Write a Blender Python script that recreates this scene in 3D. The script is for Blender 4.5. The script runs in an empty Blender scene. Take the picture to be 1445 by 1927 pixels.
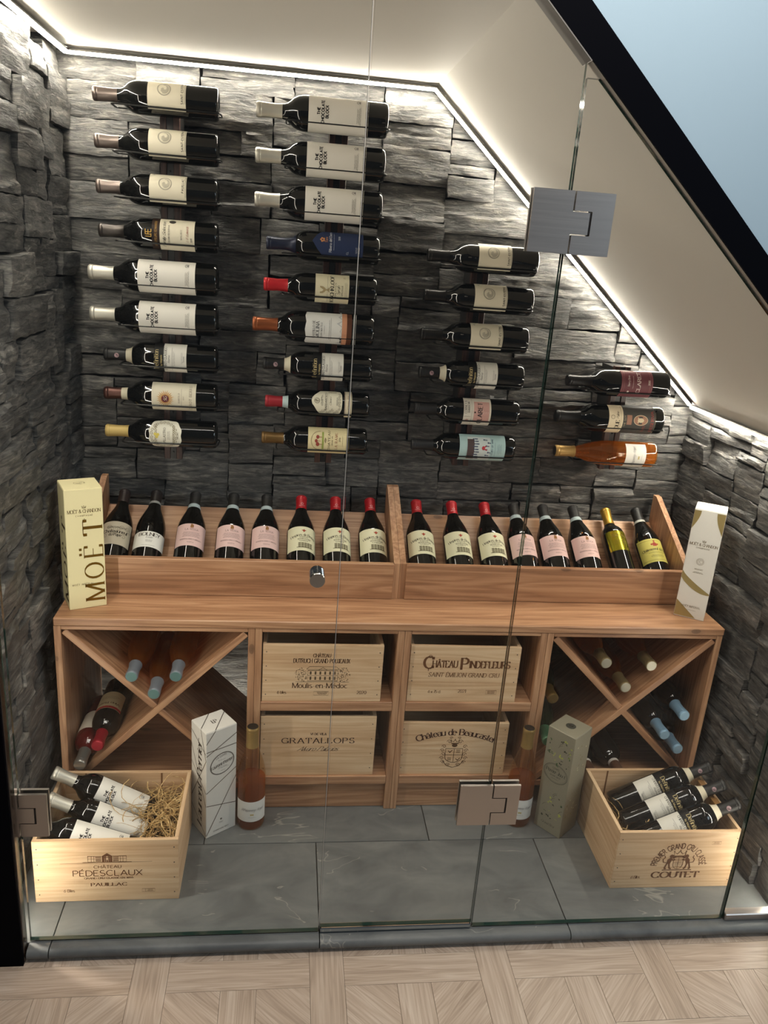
import bpy, math, random
from math import sin, cos, pi, radians as R
from mathutils import Vector, Matrix, noise

C = bpy.context.scene.collection
sc = bpy.context.scene

# ------------------------------------------------------------------ camera
cam_d = bpy.data.cameras.new('camera'); cam = bpy.data.objects.new('camera', cam_d); C.objects.link(cam)
cam_d.sensor_fit = 'HORIZONTAL'; cam_d.sensor_width = 36.0; cam_d.lens = 1490.5 / 1445 * 36.0
cam_d.clip_start = 0.02
def cam_axes(yaw, pitch, roll):
    y, p, r = R(yaw), R(pitch), R(roll)
    fw = Vector((sin(-y)*cos(p), cos(y)*cos(p), sin(p)))
    rt = Vector((cos(y), sin(y), 0)); up = rt.cross(fw)
    return cos(r)*rt + sin(r)*up, -sin(r)*rt + cos(r)*up, fw
_r, _u, _f = cam_axes(-7.6338, -18.2662, 4.3685)
_m = Matrix((_r, _u, -_f)).transposed().to_4x4(); _m.translation = Vector((0.5743, -2.2353, 1.5292))
cam.matrix_world = _m
sc.camera = cam

# ------------------------------------------------------------------ world, lamps, exposure
w = bpy.data.worlds.new('hall_ambient'); sc.world = w; w.use_nodes = True
w.node_tree.nodes['Background'].inputs[0].default_value = (0.78, 0.88, 1.0, 1)
w.node_tree.nodes['Background'].inputs[1].default_value = 0.06
def area_lamp(name, loc, size, power, col, rot=(0, 0, 0), label=''):
    d = bpy.data.lights.new(name, 'AREA'); d.shape = 'RECTANGLE'; d.size, d.size_y = size; d.energy = power; d.color = col
    o = bpy.data.objects.new(name, d); C.objects.link(o); o.location = loc; o.rotation_euler = rot
    return o
# unseen overhead fill light, added to brighten the hall floor and niche fronts
area_lamp('hall_overhead_fill', (0.75, -1.28, 2.62), (1.5, 0.4), 27, (1.0, 0.93, 0.84))
# cool daylight from the hall's side window, high on the right
area_lamp('hall_window_daylight', (3.6, -3.2, 2.2), (1.4, 1.4), 26, (0.72, 0.87, 1.0), (R(75), 0, R(52)))
sc.view_settings.view_transform = 'Standard'; sc.view_settings.look = 'None'
sc.view_settings.gamma = 1.0; sc.view_settings.use_curve_mapping = False
sc.view_settings.exposure = 0.22
sc.cycles.max_bounces = 5; sc.cycles.diffuse_bounces = 2; sc.cycles.glossy_bounces = 3; sc.cycles.transmission_bounces = 4; sc.cycles.transparent_max_bounces = 14
sc.cycles.adaptive_threshold = 0.05; sc.cycles.adaptive_min_samples = 16
sc.cycles.caustics_reflective = False; sc.cycles.caustics_refractive = False
LED_POWER = 118.0
LED_COL = (1.0, 0.92, 0.78, 1)

# ------------------------------------------------------------------ materials
def newmat(name):
    m = bpy.data.materials.new(name); m.use_nodes = True
    nt = m.node_tree; b = nt.nodes['Principled BSDF']
    return m, nt, b
def nd(nt, t, **kw):
    n = nt.nodes.new(t)
    for k, v in kw.items(): setattr(n, k, v)
    return n
def simple(name, col, rough=0.5, metal=0.0, spec=0.5, coat=0.0):
    m, nt, b = newmat(name)
    b.inputs['Base Color'].default_value = (*col, 1); b.inputs['Roughness'].default_value = rough
    b.inputs['Metallic'].default_value = metal; b.inputs['Specular IOR Level'].default_value = spec
    b.inputs['Coat Weight'].default_value = coat
    return m
def sr(r, g, b):
    f = lambda c: ((c/255+0.055)/1.055)**2.4 if c > 10 else c/255/12.92
    return (f(r), f(g), f(b))
def ramp(nt, stops):
    n = nd(nt, 'ShaderNodeValToRGB'); e = n.color_ramp.elements
    e[0].position, e[0].color = stops[0][0], (*stops[0][1], 1)
    e[1].position, e[1].color = stops[-1][0], (*stops[-1][1], 1)
    for p, c in stops[1:-1]:
        x = e.new(p); x.color = (*c, 1)
    return n
def coords(nt, world=False, rnd=6.0, per_piece=True):
    """object (or world) coordinates, shifted per object so that pieces do not repeat"""
    L = nt.links.new
    if world:
        g = nd(nt, 'ShaderNodeNewGeometry'); src = g.outputs['Position']
    else:
        t = nd(nt, 'ShaderNodeTexCoord'); src = t.outputs['Object']
    if not per_piece: return src
    oi = nd(nt, 'ShaderNodeObjectInfo'); wn = nd(nt, 'ShaderNodeTexWhiteNoise', noise_dimensions='1D')
    L(oi.outputs['Random'], wn.inputs['W'])
    s = nd(nt, 'ShaderNodeVectorMath', operation='SCALE'); s.inputs['Scale'].default_value = rnd
    L(wn.outputs['Color'], s.inputs[0])
    a = nd(nt, 'ShaderNodeVectorMath', operation='ADD'); L(src, a.inputs[0]); L(s.outputs[0], a.inputs[1])
    return a.outputs[0]
def scaled(nt, src, v):
    n = nd(nt, 'ShaderNodeVectorMath', operation='MULTIPLY'); nt.links.new(src, n.inputs[0]); n.inputs[1].default_value = v
    return n.outputs[0]
def noise_t(nt, src, scale, detail=3, rough=0.55, dist=0.0):
    n = nd(nt, 'ShaderNodeTexNoise'); nt.links.new(src, n.inputs['Vector'])
    n.inputs['Scale'].default_value = scale; n.inputs['Detail'].default_value = detail
    n.inputs['Roughness'].default_value = rough; n.inputs['Distortion'].default_value = dist
    return n.outputs['Fac']
def mixc(nt, a, b, fac, mode='MIX'):
    n = nd(nt, 'ShaderNodeMix', data_type='RGBA', blend_type=mode)
    for s, v in ((6, a), (7, b), (0, fac)):
        if hasattr(v, 'links') or hasattr(v, 'is_linked'): nt.links.new(v, n.inputs[s])
        elif isinstance(v, (int, float)): n.inputs[s].default_value = v
        else: n.inputs[s].default_value = (*v, 1)
    return n.outputs[2]
def math_n(nt, op, a, b=0.0, c=None, clamp=False):
    n = nd(nt, 'ShaderNodeMath', operation=op, use_clamp=clamp)
    for i, v in enumerate((a, b, c)):
        if v is None: continue
        if hasattr(v, 'is_linked'): nt.links.new(v, n.inputs[i])
        else: n.inputs[i].default_value = v
    return n.outputs[0]
def bump(nt, b, h, strength, dist):
    n = nd(nt, 'ShaderNodeBump'); n.inputs['Strength'].default_value = strength; n.inputs['Distance'].default_value = dist
    nt.links.new(h, n.inputs['Height']); nt.links.new(n.outputs[0], b.inputs['Normal'])

def wood(name, axis, dark, mid, light, rough=0.5, knots=True, contrast=1.0, fs=1.0):
    m, nt, b = newmat(name); L = nt.links.new
    src = coords(nt)
    def st(al, ac): v = [ac]*3; v[axis] = al; return tuple(v)
    big = noise_t(nt, scaled(nt, src, st(0.7*fs, 11.0*fs)), 1.6, 2, 0.5, 0.2)
    ringn = math_n(nt, 'FRACT', math_n(nt, 'MULTIPLY', big, 9.0))
    ring = math_n(nt, 'ABSOLUTE', math_n(nt, 'SUBTRACT', ringn, 0.5))
    fine = noise_t(nt, scaled(nt, src, st(5.0, 170.0)), 1.0, 3, 0.6)
    f1 = math_n(nt, 'ADD', math_n(nt, 'MULTIPLY', ring, 0.62*contrast), math_n(nt, 'MULTIPLY', big, 0.65))
    f1 = math_n(nt, 'ADD', f1, math_n(nt, 'MULTIPLY', math_n(nt, 'SUBTRACT', fine, 0.5), 0.55))
    rp = ramp(nt, [(0.12, dark), (0.45, mid), (0.78, light)]); L(f1, rp.inputs[0])
    col = rp.outputs[0]
    if knots:
        v = nd(nt, 'ShaderNodeTexVoronoi', feature='F1'); L(scaled(nt, src, st(5.5, 11.0)), v.inputs['Vector']); v.inputs['Scale'].default_value = 0.85
        k = math_n(nt, 'LESS_THAN', v.outputs['Distance'], 0.075)
        k2 = math_n(nt, 'SUBTRACT', 1.0, math_n(nt, 'MULTIPLY', v.outputs['Distance'], 7.0), clamp=True)
        col = mixc(nt, col, tuple(c*0.35 for c in dark), math_n(nt, 'MULTIPLY', math_n(nt, 'ADD', math_n(nt, 'MULTIPLY', k, 0.45), math_n(nt, 'MULTIPLY', k2, 0.55)), 0.8))
    L(col, b.inputs['Base Color']); b.inputs['Roughness'].default_value = rough
    bump(nt, b, fine, 0.12, 0.002)
    return m
PD, PM, PL = sr(134, 93, 66), sr(174, 128, 94), sr(202, 158, 121)
M = {}
for ax, k in enumerate('xyz'):
    M['pine_'+k] = wood('stained_pine_'+k, ax, PD, PM, PL, 0.42)
    M['crate_'+k] = wood('raw_crate_pine_'+k, ax, sr(192, 150, 110), sr(217, 182, 143), sr(233, 206, 170), 0.6, knots=False, contrast=0.7)
M['vinyl'] = wood('washed_oak_plank', 0, sr(158, 138, 120), sr(188, 168, 150), sr(212, 196, 180), 0.42, knots=False, contrast=0.7, fs=2.2)
M['rackwood'] = wood('rack_walnut_strip', 2, sr(46, 30, 26), sr(72, 46, 38), sr(96, 62, 48), 0.45, knots=False)

def stone_mat():
    m, nt, b = newmat('riven_slate_stone'); L = nt.links.new
    src = coords(nt, world=True, rnd=9.0)
    lay = noise_t(nt, scaled(nt, src, (17, 17, 95)), 1.0, 5, 0.70, 0.7)
    blot = noise_t(nt, scaled(nt, src, (9, 9, 16)), 1.0, 3, 0.6)
    rp = ramp(nt, [(0.36, sr(50, 50, 50)), (0.48, sr(80, 79, 78)), (0.58, sr(112, 109, 105)), (0.70, sr(166, 161, 152))])
    L(math_n(nt, 'ADD', math_n(nt, 'MULTIPLY', lay, 0.72), math_n(nt, 'MULTIPLY', blot, 0.28)), rp.inputs[0])
    oi = nd(nt, 'ShaderNodeObjectInfo')
    val = math_n(nt, 'ADD', 0.78, math_n(nt, 'MULTIPLY', oi.outputs['Random'], 0.46))
    mul = nd(nt, 'ShaderNodeVectorMath', operation='SCALE'); L(rp.outputs[0], mul.inputs[0]); L(val, mul.inputs['Scale'])
    L(mul.outputs[0], b.inputs['Base Color']); b.inputs['Roughness'].default_value = 0.48; b.inputs['Specular IOR Level'].default_value = 0.42
    # cleft layers: thin terraces broken along the bedding
    n2 = noise_t(nt, scaled(nt, src, (13, 13, 27)), 1.0, 4, 0.62, 0.3)
    stp = math_n(nt, 'DIVIDE', math_n(nt, 'FLOOR', math_n(nt, 'MULTIPLY', n2, 22.0)), 22.0)
    h = math_n(nt, 'ADD', math_n(nt, 'MULTIPLY', lay, 0.40), math_n(nt, 'MULTIPLY', stp, 1.3))
    bump(nt, b, h, 1.0, 0.011)
    return m
M['stone'] = stone_mat()
M['grout'] = simple('dark_joint', (0.012, 0.012, 0.012), 0.9, spec=0.1)

def slate_tile_mat():
    m, nt, b = newmat('honed_slate_tile'); L = nt.links.new
    src = coords(nt, rnd=5.0)
    n1 = noise_t(nt, scaled(nt, src, (5, 9, 5)), 1.0, 6, 0.6, 0.8)
    n2 = noise_t(nt, scaled(nt, src, (2.2, 3.4, 2)), 1.0, 4, 0.6, 0.7)
    rp = ramp(nt, [(0.3, sr(86, 89, 90)), (0.5, sr(105, 108, 108)), (0.72, sr(124, 126, 124))]); L(n1, rp.inputs[0])
    v = math_n(nt, 'ABSOLUTE', math_n(nt, 'SUBTRACT', n2, 0.5))
    vm = math_n(nt, 'SUBTRACT', 1.0, math_n(nt, 'MULTIPLY', v, 190.0), clamp=True)
    gate = math_n(nt, 'GREATER_THAN', noise_t(nt, scaled(nt, src, (6, 6, 6)), 1.0, 2), 0.56)
    col = mixc(nt, rp.outputs[0], sr(168, 166, 156), math_n(nt, 'MULTIPLY', math_n(nt, 'MULTIPLY', vm, gate), 0.6))
    L(col, b.inputs['Base Color']); b.inputs['Roughness'].default_value = 0.5; b.inputs['Specular IOR Level'].default_value = 0.4
    bump(nt, b, n1, 0.3, 0.004)
    return m
M['slate'] = slate_tile_mat()

def plaster(name, col):
    m, nt, b = newmat(name); L = nt.links.new
    src = coords(nt, world=True, per_piece=False)
    n = noise_t(nt, src, 3.0, 4, 0.6)
    rp = ramp(nt, [(0.3, tuple(c*0.96 for c in col)), (0.7, col)]); L(n, rp.inputs[0]); L(rp.outputs[0], b.inputs['Base Color'])
    b.inputs['Roughness'].default_value = 0.65
    bump(nt, b, noise_t(nt, src, 300.0, 2), 0.05, 0.001)
    return m
M['ceiling'] = plaster('warm_white_ceiling_paint', sr(212, 206, 196))
M['hallwall'] = plaster('pale_blue_grey_paint', sr(160, 184, 200))
M['black'] = simple('black_lacquer', (0.0012, 0.0014, 0.003), 0.6, spec=0.04)
M['darkwood'] = simple('dark_brown_lacquered_frame', (0.02, 0.011, 0.007), 0.22)
M['alu'] = simple('led_profile_aluminium', (0.55, 0.53, 0.5), 0.4, 1.0)
def led_mat(name='lit_led_diffuser', k=1.0):
    m = bpy.data.materials.new(name); m.use_nodes = True; nt = m.node_tree
    nt.nodes.clear(); e = nd(nt, 'ShaderNodeEmission'); o = nd(nt, 'ShaderNodeOutputMaterial')
    e.inputs[0].default_value = LED_COL; e.inputs[1].default_value = LED_POWER*k
    nt.links.new(e.outputs[0], o.inputs[0]); return m
M['led'] = led_mat(); M['led_low'] = led_mat('lit_low_output_led_diffuser', 0.48)
def brushed(name, col, rough):
    m, nt, b = newmat(name); src = coords(nt)
    n = noise_t(nt, scaled(nt, src, (4, 4, 400)), 1.0, 3)
    b.inputs['Base Color'].default_value = (*col, 1); b.inputs['Metallic'].default_value = 1.0
    nt.links.new(math_n(nt, 'ADD', rough-0.05, math_n(nt, 'MULTIPLY', n, 0.12)), b.inputs['Roughness'])
    return m
M['steel'] = brushed('brushed_bronze_steel', (0.46, 0.42, 0.39), 0.38)
M['chrome'] = simple('polished_chrome', (0.75, 0.74, 0.72), 0.12, 1.0)
M['wire'] = simple('black_steel_wire', (0.022, 0.021, 0.020), 0.35, 0.6)
M['wiremetal'] = simple('dark_steel_channel', (0.05, 0.048, 0.047), 0.4, 0.8)

def thin_glass(name, tint, r0=0.022):
    m = bpy.data.materials.new(name); m.use_nodes = True; nt = m.node_tree; nt.nodes.clear(); L = nt.links.new
    t = nd(nt, 'ShaderNodeBsdfTransparent'); t.inputs[0].default_value = (*tint, 1)
    g = nd(nt, 'ShaderNodeBsdfGlossy'); g.inputs['Roughness'].default_value = 0.01; g.inputs['Color'].default_value = (1, 1, 1, 1)
    f = nd(nt, 'ShaderNodeLayerWeight'); f.inputs[0].default_value = 0.5
    f5 = math_n(nt, 'POWER', f.outputs['Facing'], 5.0)
    ff = math_n(nt, 'ADD', r0, math_n(nt, 'MULTIPLY', f5, 1.0-r0))
    mx = nd(nt, 'ShaderNodeMixShader'); o = nd(nt, 'ShaderNodeOutputMaterial')
    L(ff, mx.inputs[0]); L(t.outputs[0], mx.inputs[1]); L(g.outputs[0], mx.inputs[2]); L(mx.outputs[0], o.inputs[0])
    return m
M['pane'] = thin_glass('clear_door_glass', (0.975, 0.985, 0.98))
M['pane_edge'] = simple('green_glass_edge', (0.02, 0.05, 0.04), 0.06, spec=0.8)
M['seal'] = simple('clear_edge_seal', (0.42, 0.40, 0.37), 0.15, spec=0.8)
M['bottle_dark'] = simple('near_black_wine_bottle_glass', (0.0045, 0.0045, 0.004), 0.035, spec=0.55)
M['bottle_green'] = simple('dark_green_bottle_glass', (0.006, 0.014, 0.006), 0.04, spec=0.55)
M['bottle_clear'] = thin_glass('pale_amber_bottle_glass', (0.90, 0.79, 0.62), 0.045)
M['bottle_red'] = simple('ruby_wine_in_glass', (0.085, 0.006, 0.006), 0.04, spec=0.55)
def wine_mat():
    m = bpy.data.materials.new('rose_wine'); m.use_nodes = True; nt = m.node_tree; nt.nodes.clear(); L = nt.links.new
    t = nd(nt, 'ShaderNodeBsdfTransparent'); t.inputs[0].default_value = (0.93, 0.60, 0.25, 1)
    d = nd(nt, 'ShaderNodeBsdfDiffuse'); d.inputs[0].default_value = (0.46, 0.21, 0.05, 1)
    tr = nd(nt, 'ShaderNodeBsdfTranslucent'); tr.inputs[0].default_value = (0.80, 0.40, 0.10, 1)
    a = nd(nt, 'ShaderNodeMixShader'); a.inputs[0].default_value = 0.5
    b = nd(nt, 'ShaderNodeMixShader'); b.inputs[0].default_value = 0.27; o = nd(nt, 'ShaderNodeOutputMaterial')
    L(d.outputs[0], a.inputs[1]); L(tr.outputs[0], a.inputs[2]); L(t.outputs[0], b.inputs[1]); L(a.outputs[0], b.inputs[2]); L(b.outputs[0], o.inputs[0])
    return m
M['wine'] = wine_mat()
_cm = {}
def paper(r, g, b, rough=0.55):
    k = (r, g, b, rough)
    if k not in _cm: _cm[k] = simple('paper_%d_%d_%d' % (r, g, b), sr(r, g, b), rough, spec=0.3)
    return _cm[k]
def ink(r, g, b): return paper(r, g, b, 0.6)
def foil(r, g, b, rough=0.32, metal=0.55):
    k = ('f', r, g, b, rough, metal)
    if k not in _cm: _cm[k] = simple('foil_%d_%d_%d' % (r, g, b), sr(r, g, b), rough, metal)
    return _cm[k]

# ------------------------------------------------------------------ mesh building
class MB:
    def __init__(s): s.v = []; s.f = []; s.m = []
    def add(s, vs, fs, mi=0):
        o = len(s.v); s.v += [tuple(p) for p in vs]
        for f in fs: s.f.append(tuple(i+o for i in f)); s.m.append(mi)
        return s
    def box(s, a, b, ch=0.0, mi=0, xf=None):
        (x0, y0, z0), (x1, y1, z1) = a, b
        if ch <= 0:
            vs = [(x, y, z) for x in (x0, x1) for y in (y0, y1) for z in (z0, z1)]
            fs = [(0, 1, 3, 2), (4, 6, 7, 5), (0, 4, 5, 1), (2, 3, 7, 6), (0, 2, 6, 4), (1, 5, 7, 3)]
        else:
            c = min(ch, (x1-x0)/2.1, (y1-y0)/2.1, (z1-z0)/2.1); vs = []; idx = {}
            for i in (0, 1):
                for j in (0, 1):
                    for k in (0, 1):
                        X, Y, Z = (x0, x1)[i], (y0, y1)[j], (z0, z1)[k]
                        sx, sy, sz = (1, -1)[i]*c, (1, -1)[j]*c, (1, -1)[k]*c
                        idx[i, j, k] = len(vs); vs += [(X, Y+sy, Z+sz), (X+sx, Y, Z+sz), (X+sx, Y+sy, Z)]
            I = lambda i, j, k, a: idx[i, j, k]+a
            fs = []
            for i in (0, 1): fs.append(((I(i,0,0,0), I(i,0,1,0), I(i,1,1,0), I(i,1,0,0)) if i == 0 else (I(i,0,0,0), I(i,1,0,0), I(i,1,1,0), I(i,0,1,0))))
            for j in (0, 1): fs.append(((I(0,j,0,1), I(1,j,0,1), I(1,j,1,1), I(0,j,1,1)) if j == 0 else (I(0,j,0,1), I(0,j,1,1), I(1,j,1,1), I(1,j,0,1))))
            for k in (0, 1): fs.append(((I(0,0,k,2), I(0,1,k,2), I(1,1,k,2), I(1,0,k,2)) if k == 0 else (I(0,0,k,2), I(1,0,k,2), I(1,1,k,2), I(0,1,k,2))))
            for j in (0, 1):
                for k in (0, 1): fs.append((I(0,j,k,1), I(1,j,k,1), I(1,j,k,2), I(0,j,k,2)))
            for i in (0, 1):
                for k in (0, 1): fs.append((I(i,0,k,0), I(i,1,k,0), I(i,1,k,2), I(i,0,k,2)))
            for i in (0, 1):
                for j in (0, 1): fs.append((I(i,j,0,0), I(i,j,1,0), I(i,j,1,1), I(i,j,0,1)))
            for i in (0, 1):
                for j in (0, 1):
                    for k in (0, 1): fs.append((I(i,j,k,0), I(i,j,k,1), I(i,j,k,2)))
        if xf: vs = [xf @ Vector(p) for p in vs]
        return s.add(vs, fs, mi)
    def prism(s, poly, axis, a, b, mi=0):
        """extrude a 2-D polygon along an axis; poly in the two other axes' order"""
        n = len(poly)
        def P(p, t):
            q = list(p); q.insert(axis, t); return tuple(q)
        vs = [P(p, a) for p in poly]+[P(p, b) for p in poly]
        fs = [tuple(range(n-1, -1, -1)), tuple(range(n, 2*n))]+[(i, (i+1) % n, (i+1) % n+n, i+n) for i in range(n)]
        return s.add(vs, fs, mi)
    def tube(s, pts, r, n=6, closed=False, mi=0, flat=1.0):
        pts = [Vector(p) for p in pts]; N = len(pts); vs = []; up = Vector((0.13, 0.27, 0.95))
        for i, p in enumerate(pts):
            d = (pts[(i+1) % N]-pts[i-1]) if closed else (pts[min(i+1, N-1)]-pts[max(i-1, 0)])
            d = d.normalized() if d.length > 1e-9 else Vector((1, 0, 0))
            u = d.cross(up); u = u.normalized() if u.length > 1e-3 else d.cross(Vector((1, 0, 0))).normalized()
            w_ = d.cross(u)
            rr = r[i] if isinstance(r, (list, tuple)) else r
            for k in range(n):
                a = 2*pi*k/n; vs.append(p+u*rr*cos(a)+w_*rr*flat*sin(a))
        fs = []
        for i in range(N if closed else N-1):
            for k in range(n):
                fs.append((i*n+k, i*n+(k+1) % n, ((i+1) % N)*n+(k+1) % n, ((i+1) % N)*n+k))
        if not closed: fs += [tuple(range(n-1, -1, -1)), tuple((N-1)*n+k for k in range(n))]
        return s.add(vs, fs, mi)
    def lathe(s, prof, n=28, mi=0):
        vs = []; fs = []
        for r, z in prof:
            for k in range(n): a = 2*pi*k/n; vs.append((r*sin(a), -r*cos(a), z))
        for i in range(len(prof)-1):
            for k in range(n): fs.append((i*n+k, i*n+(k+1) % n, (i+1)*n+(k+1) % n, (i+1)*n+k))
        if prof[0][0] > 1e-6: fs.append(tuple(range(n-1, -1, -1)))
        if prof[-1][0] > 1e-6: fs.append(tuple((len(prof)-1)*n+k for k in range(n)))
        return s.add(vs, fs, mi)
    def mesh(s, name, mats, smooth=None):
        me = bpy.data.meshes.new(name); me.from_pydata(s.v, [], s.f)
        for m in (mats if isinstance(mats, (list, tuple)) else [mats]): me.materials.append(m)
        if any(s.m): me.polygons.foreach_set('material_index', s.m)
        me.validate(verbose=False)
        if smooth:
            me.polygons.foreach_set('use_smooth', [True]*len(me.polygons)); me.set_sharp_from_angle(angle=R(smooth))
        me.update(); return me
def link(name, me, parent=None, loc=(0, 0, 0), rot=(0, 0, 0), label=None):
    o = bpy.data.objects.new(name, me); C.objects.link(o); o.location = loc; o.rotation_euler = rot
    if parent: o.parent = parent
    if label: o['label'] = label
    return o
def part(name, mb, mats, parent=None, loc=(0, 0, 0), rot=(0, 0, 0), smooth=None, label=None):
    return link(name, mb.mesh(name, mats, smooth), parent, loc, rot, label)
def tag(o, label, cat, group=None):
    o['label'] = label; o['category'] = cat
    if group: o['group'] = group
    return o
def thing(name, label, cat, loc=(0, 0, 0), rot=(0, 0, 0), group=None):
    o = bpy.data.objects.new(name, None); C.objects.link(o); o.location = loc; o.rotation_euler = rot
    o.empty_display_size = 0.05
    return tag(o, label, cat, group)
def structure(o): o['kind'] = 'structure'; return o
# ------------------------------------------------------------------ the niche: key sizes (metres)
ZC, XS, XR, ZS = 1.9555, 0.9436, 1.829, 1.145      # flat ceiling, start of the slope, right wall, foot of the slope
SL = (ZC-ZS)/(XR-XS)                              # fall of the slope
GY = -0.778                                       # glass plane
YF = -0.797                                       # front edge of the niche
def slope_z(x): return ZC if x <= XS else ZC-SL*(x-XS)

# ------------------------------------------------------------------ ledgestone walls
rng = random.Random(11)
def fbm(x, y, z, o=4):
    return noise.fractal(Vector((x, y, z)), 0.9, 2.0, o, noise_basis='PERLIN_ORIGINAL')
def stone_mesh(wd, ht, proud, rug, sd):
    """one riven stone: front toward -y, back at y=0, centred in x and z"""
    nx = max(5, int(wd/0.013)); nz = max(4, int(ht/0.0075)); g = 0.0012
    rr = random.Random(sd); j = lambda a: rr.uniform(-a, a)
    cx = [j(0.006) for _ in range(4)]; cz = [j(0.006) for _ in range(4)]
    tx, tz = j(0.06*rug), j(0.13*rug)+0.03*rug
    vs = []; fs = []; so = sd*3.17
    step_at = [(rr.uniform(-0.5, 0.5)*ht, rr.uniform(-0.007, 0.005)*rug) for _ in range(rr.choice((1, 1, 2, 3)))]
    for jz in range(nz+1):
        for ix in range(nx+1):
            u, v = ix/nx, jz/nz
            x = (u-0.5)*(wd-2*g); z = (v-0.5)*(ht-2*g)
            x += (cx[0]*(1-u)*(1-v)+cx[1]*u*(1-v)+cx[2]*u*v+cx[3]*(1-u)*v)*0.6
            z += (cz[0]*(1-u)*(1-v)+cz[1]*u*(1-v)+cz[2]*u*v+cz[3]*(1-u)*v)*0.7
            e = min(u*wd, (1-u)*wd, v*ht, (1-v)*ht)
            if 0 < ix < nx and 0 < jz < nz: x += j(0.0012); z += j(0.0010)
            else: x += 0.003*fbm(so, z*40, 1.3, 2); z += 0.003*fbm(x*25, so, 4.1, 2)
            d = proud+tx*x+tz*z
            d += 0.0042*rug*fbm(x*7+so, z*22, so*0.7, 3)
            for zz, dd in step_at:
                if z > zz+0.012*fbm(x*14, so, zz*50, 2): d += dd
            if e < 0.003: d -= 0.0010+0.0035*max(0.0, fbm(x*22, z*40, so, 2))
            vs.append((x, -max(d, 0.006), z))
    W = nx+1
    for jz in range(nz):
        for ix in range(nx):
            a = jz*W+ix; fs.append((a, a+1, a+W+1, a+W))
    ring = [i for i in range(W)]+[W*k+nx for k in range(1, nz+1)]+[nz*W+i for i in range(nx-1, -1, -1)]+[W*k for k in range(nz-1, 0, -1)]
    o = len(vs)
    for i in ring: vs.append((vs[i][0], 0.0, vs[i][2]))
    n = len(ring)
    for i in range(n): fs.append((ring[(i+1) % n], ring[i], o+i, o+(i+1) % n))
    me = bpy.data.meshes.new('stone'); me.from_pydata(vs, [], fs); me.materials.append(M['stone'])
    me.polygons.foreach_set('use_smooth', [True]*len(me.polygons)); me.set_sharp_from_angle(angle=R(26)); me.update()
    return me
def pack(nu, nv, sizes, rg):
    free = [[True]*nu for _ in range(nv)]; out = []
    for v in range(nv):
        for u in range(nu):
            if not free[v][u]: continue
            run = 0
            while u+run < nu and free[v][u+run]: run += 1
            wd, ht = rg.choice(sizes)
            wd = min(wd, run); ht = min(ht, nv-v)
            if 0 < run-wd < 3: wd = run if run <= 11 else run-3
            for hh in range(1, ht):
                if not all(free[v+hh][u:u+wd]): ht = hh; break
            for a in range(ht):
                for b in range(wd): free[v+a][u+b] = False
            out.append((u, v, wd, ht))
    return out
def stone_wall(backing, origin, rotz, length, height, uu, vv, sizes, proud, rug, keep, seed):
    rg = random.Random(seed); nu, nv = int(round(length/uu)), int(round(height/vv))
    Rm = Matrix.Rotation(rotz, 3, 'Z'); k = 0
    for u, v, wd, ht in pack(nu, nv, sizes, rg):
        a, b = (u+wd/2)*uu, (v+ht/2)*vv; W_, H_ = wd*uu, ht*vv
        if not keep(a, b, W_, H_): continue
        p = rg.uniform(*proud)
        o = link('stone', stone_mesh(W_, H_, p, rug, seed*1000+k), backing, Vector(origin)+Rm @ Vector((a, 0, b)), (0, 0, rotz)); k += 1
    return k
# back wall: backing board and its stones
wb = structure(part('wall_back', MB().box((-0.10, 0.150, -0.03), (1.92, 0.18, 2.0)), M['grout']))
SIZ = [(7, 2), (9, 2), (11, 2), (8, 3), (10, 3), (12, 3), (6, 1), (9, 1), (5, 2), (6, 3), (13, 2), (9, 4), (7, 3), (5, 1)]
stone_wall(wb, (-0.055, 0.150, 0.0), 0, 1.92, 1.98, 0.027, 0.0305, SIZ, (0.024, 0.038), 0.8,
           lambda a, b, w_, h_: b-h_/2 < slope_z(a-w_/2-0.055)-0.004, 3)
# left wall
wl = structure(part('wall_left', MB().box((-0.10, -0.785, -0.03), (-0.058, 0.150, 2.0)), M['grout']))
SIZL = [(4, 2), (6, 3), (5, 3), (4, 3), (7, 3), (6, 2), (5, 1), (8, 3), (7, 4), (3, 2), (6, 4), (9, 2)]
stone_wall(wl, (-0.058, -0.785, 0.0), R(90), 0.918, 1.98, 0.027, 0.0305, SIZL, (0.022, 0.047), 1.05, lambda a, b, w_, h_: b < 1.95, 5)
SIZR = [(6, 2), (8, 2), (10, 2), (7, 3), (9, 3), (5, 1), (8, 1), (11, 2), (5, 2), (12, 3)]
# right wall, under the foot of the slope
wr = structure(part('wall_right', MB().box((1.876, -0.86, -0.03), (1.92, 0.150, 1.13)), M['grout']))
stone_wall(wr, (1.876, 0.136, 0.0), R(-90), 0.972, 1.13, 0.027, 0.0305, SIZR, (0.026, 0.044), 0.85, lambda a, b, w_, h_: True, 8)

# ceiling: flat part and slope, plastered boards with thickness
structure(part('ceiling', MB().prism([(-0.10, ZC), (XS, ZC), (XR+0.11, ZC-SL*(XR+0.11-XS)), (XR+0.11, ZC-SL*(XR+0.11-XS)+0.05), (XS+0.02, ZC+0.05), (-0.10, ZC+0.05)], 1, YF+0.0012, 0.18), M['ceiling']))
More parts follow.
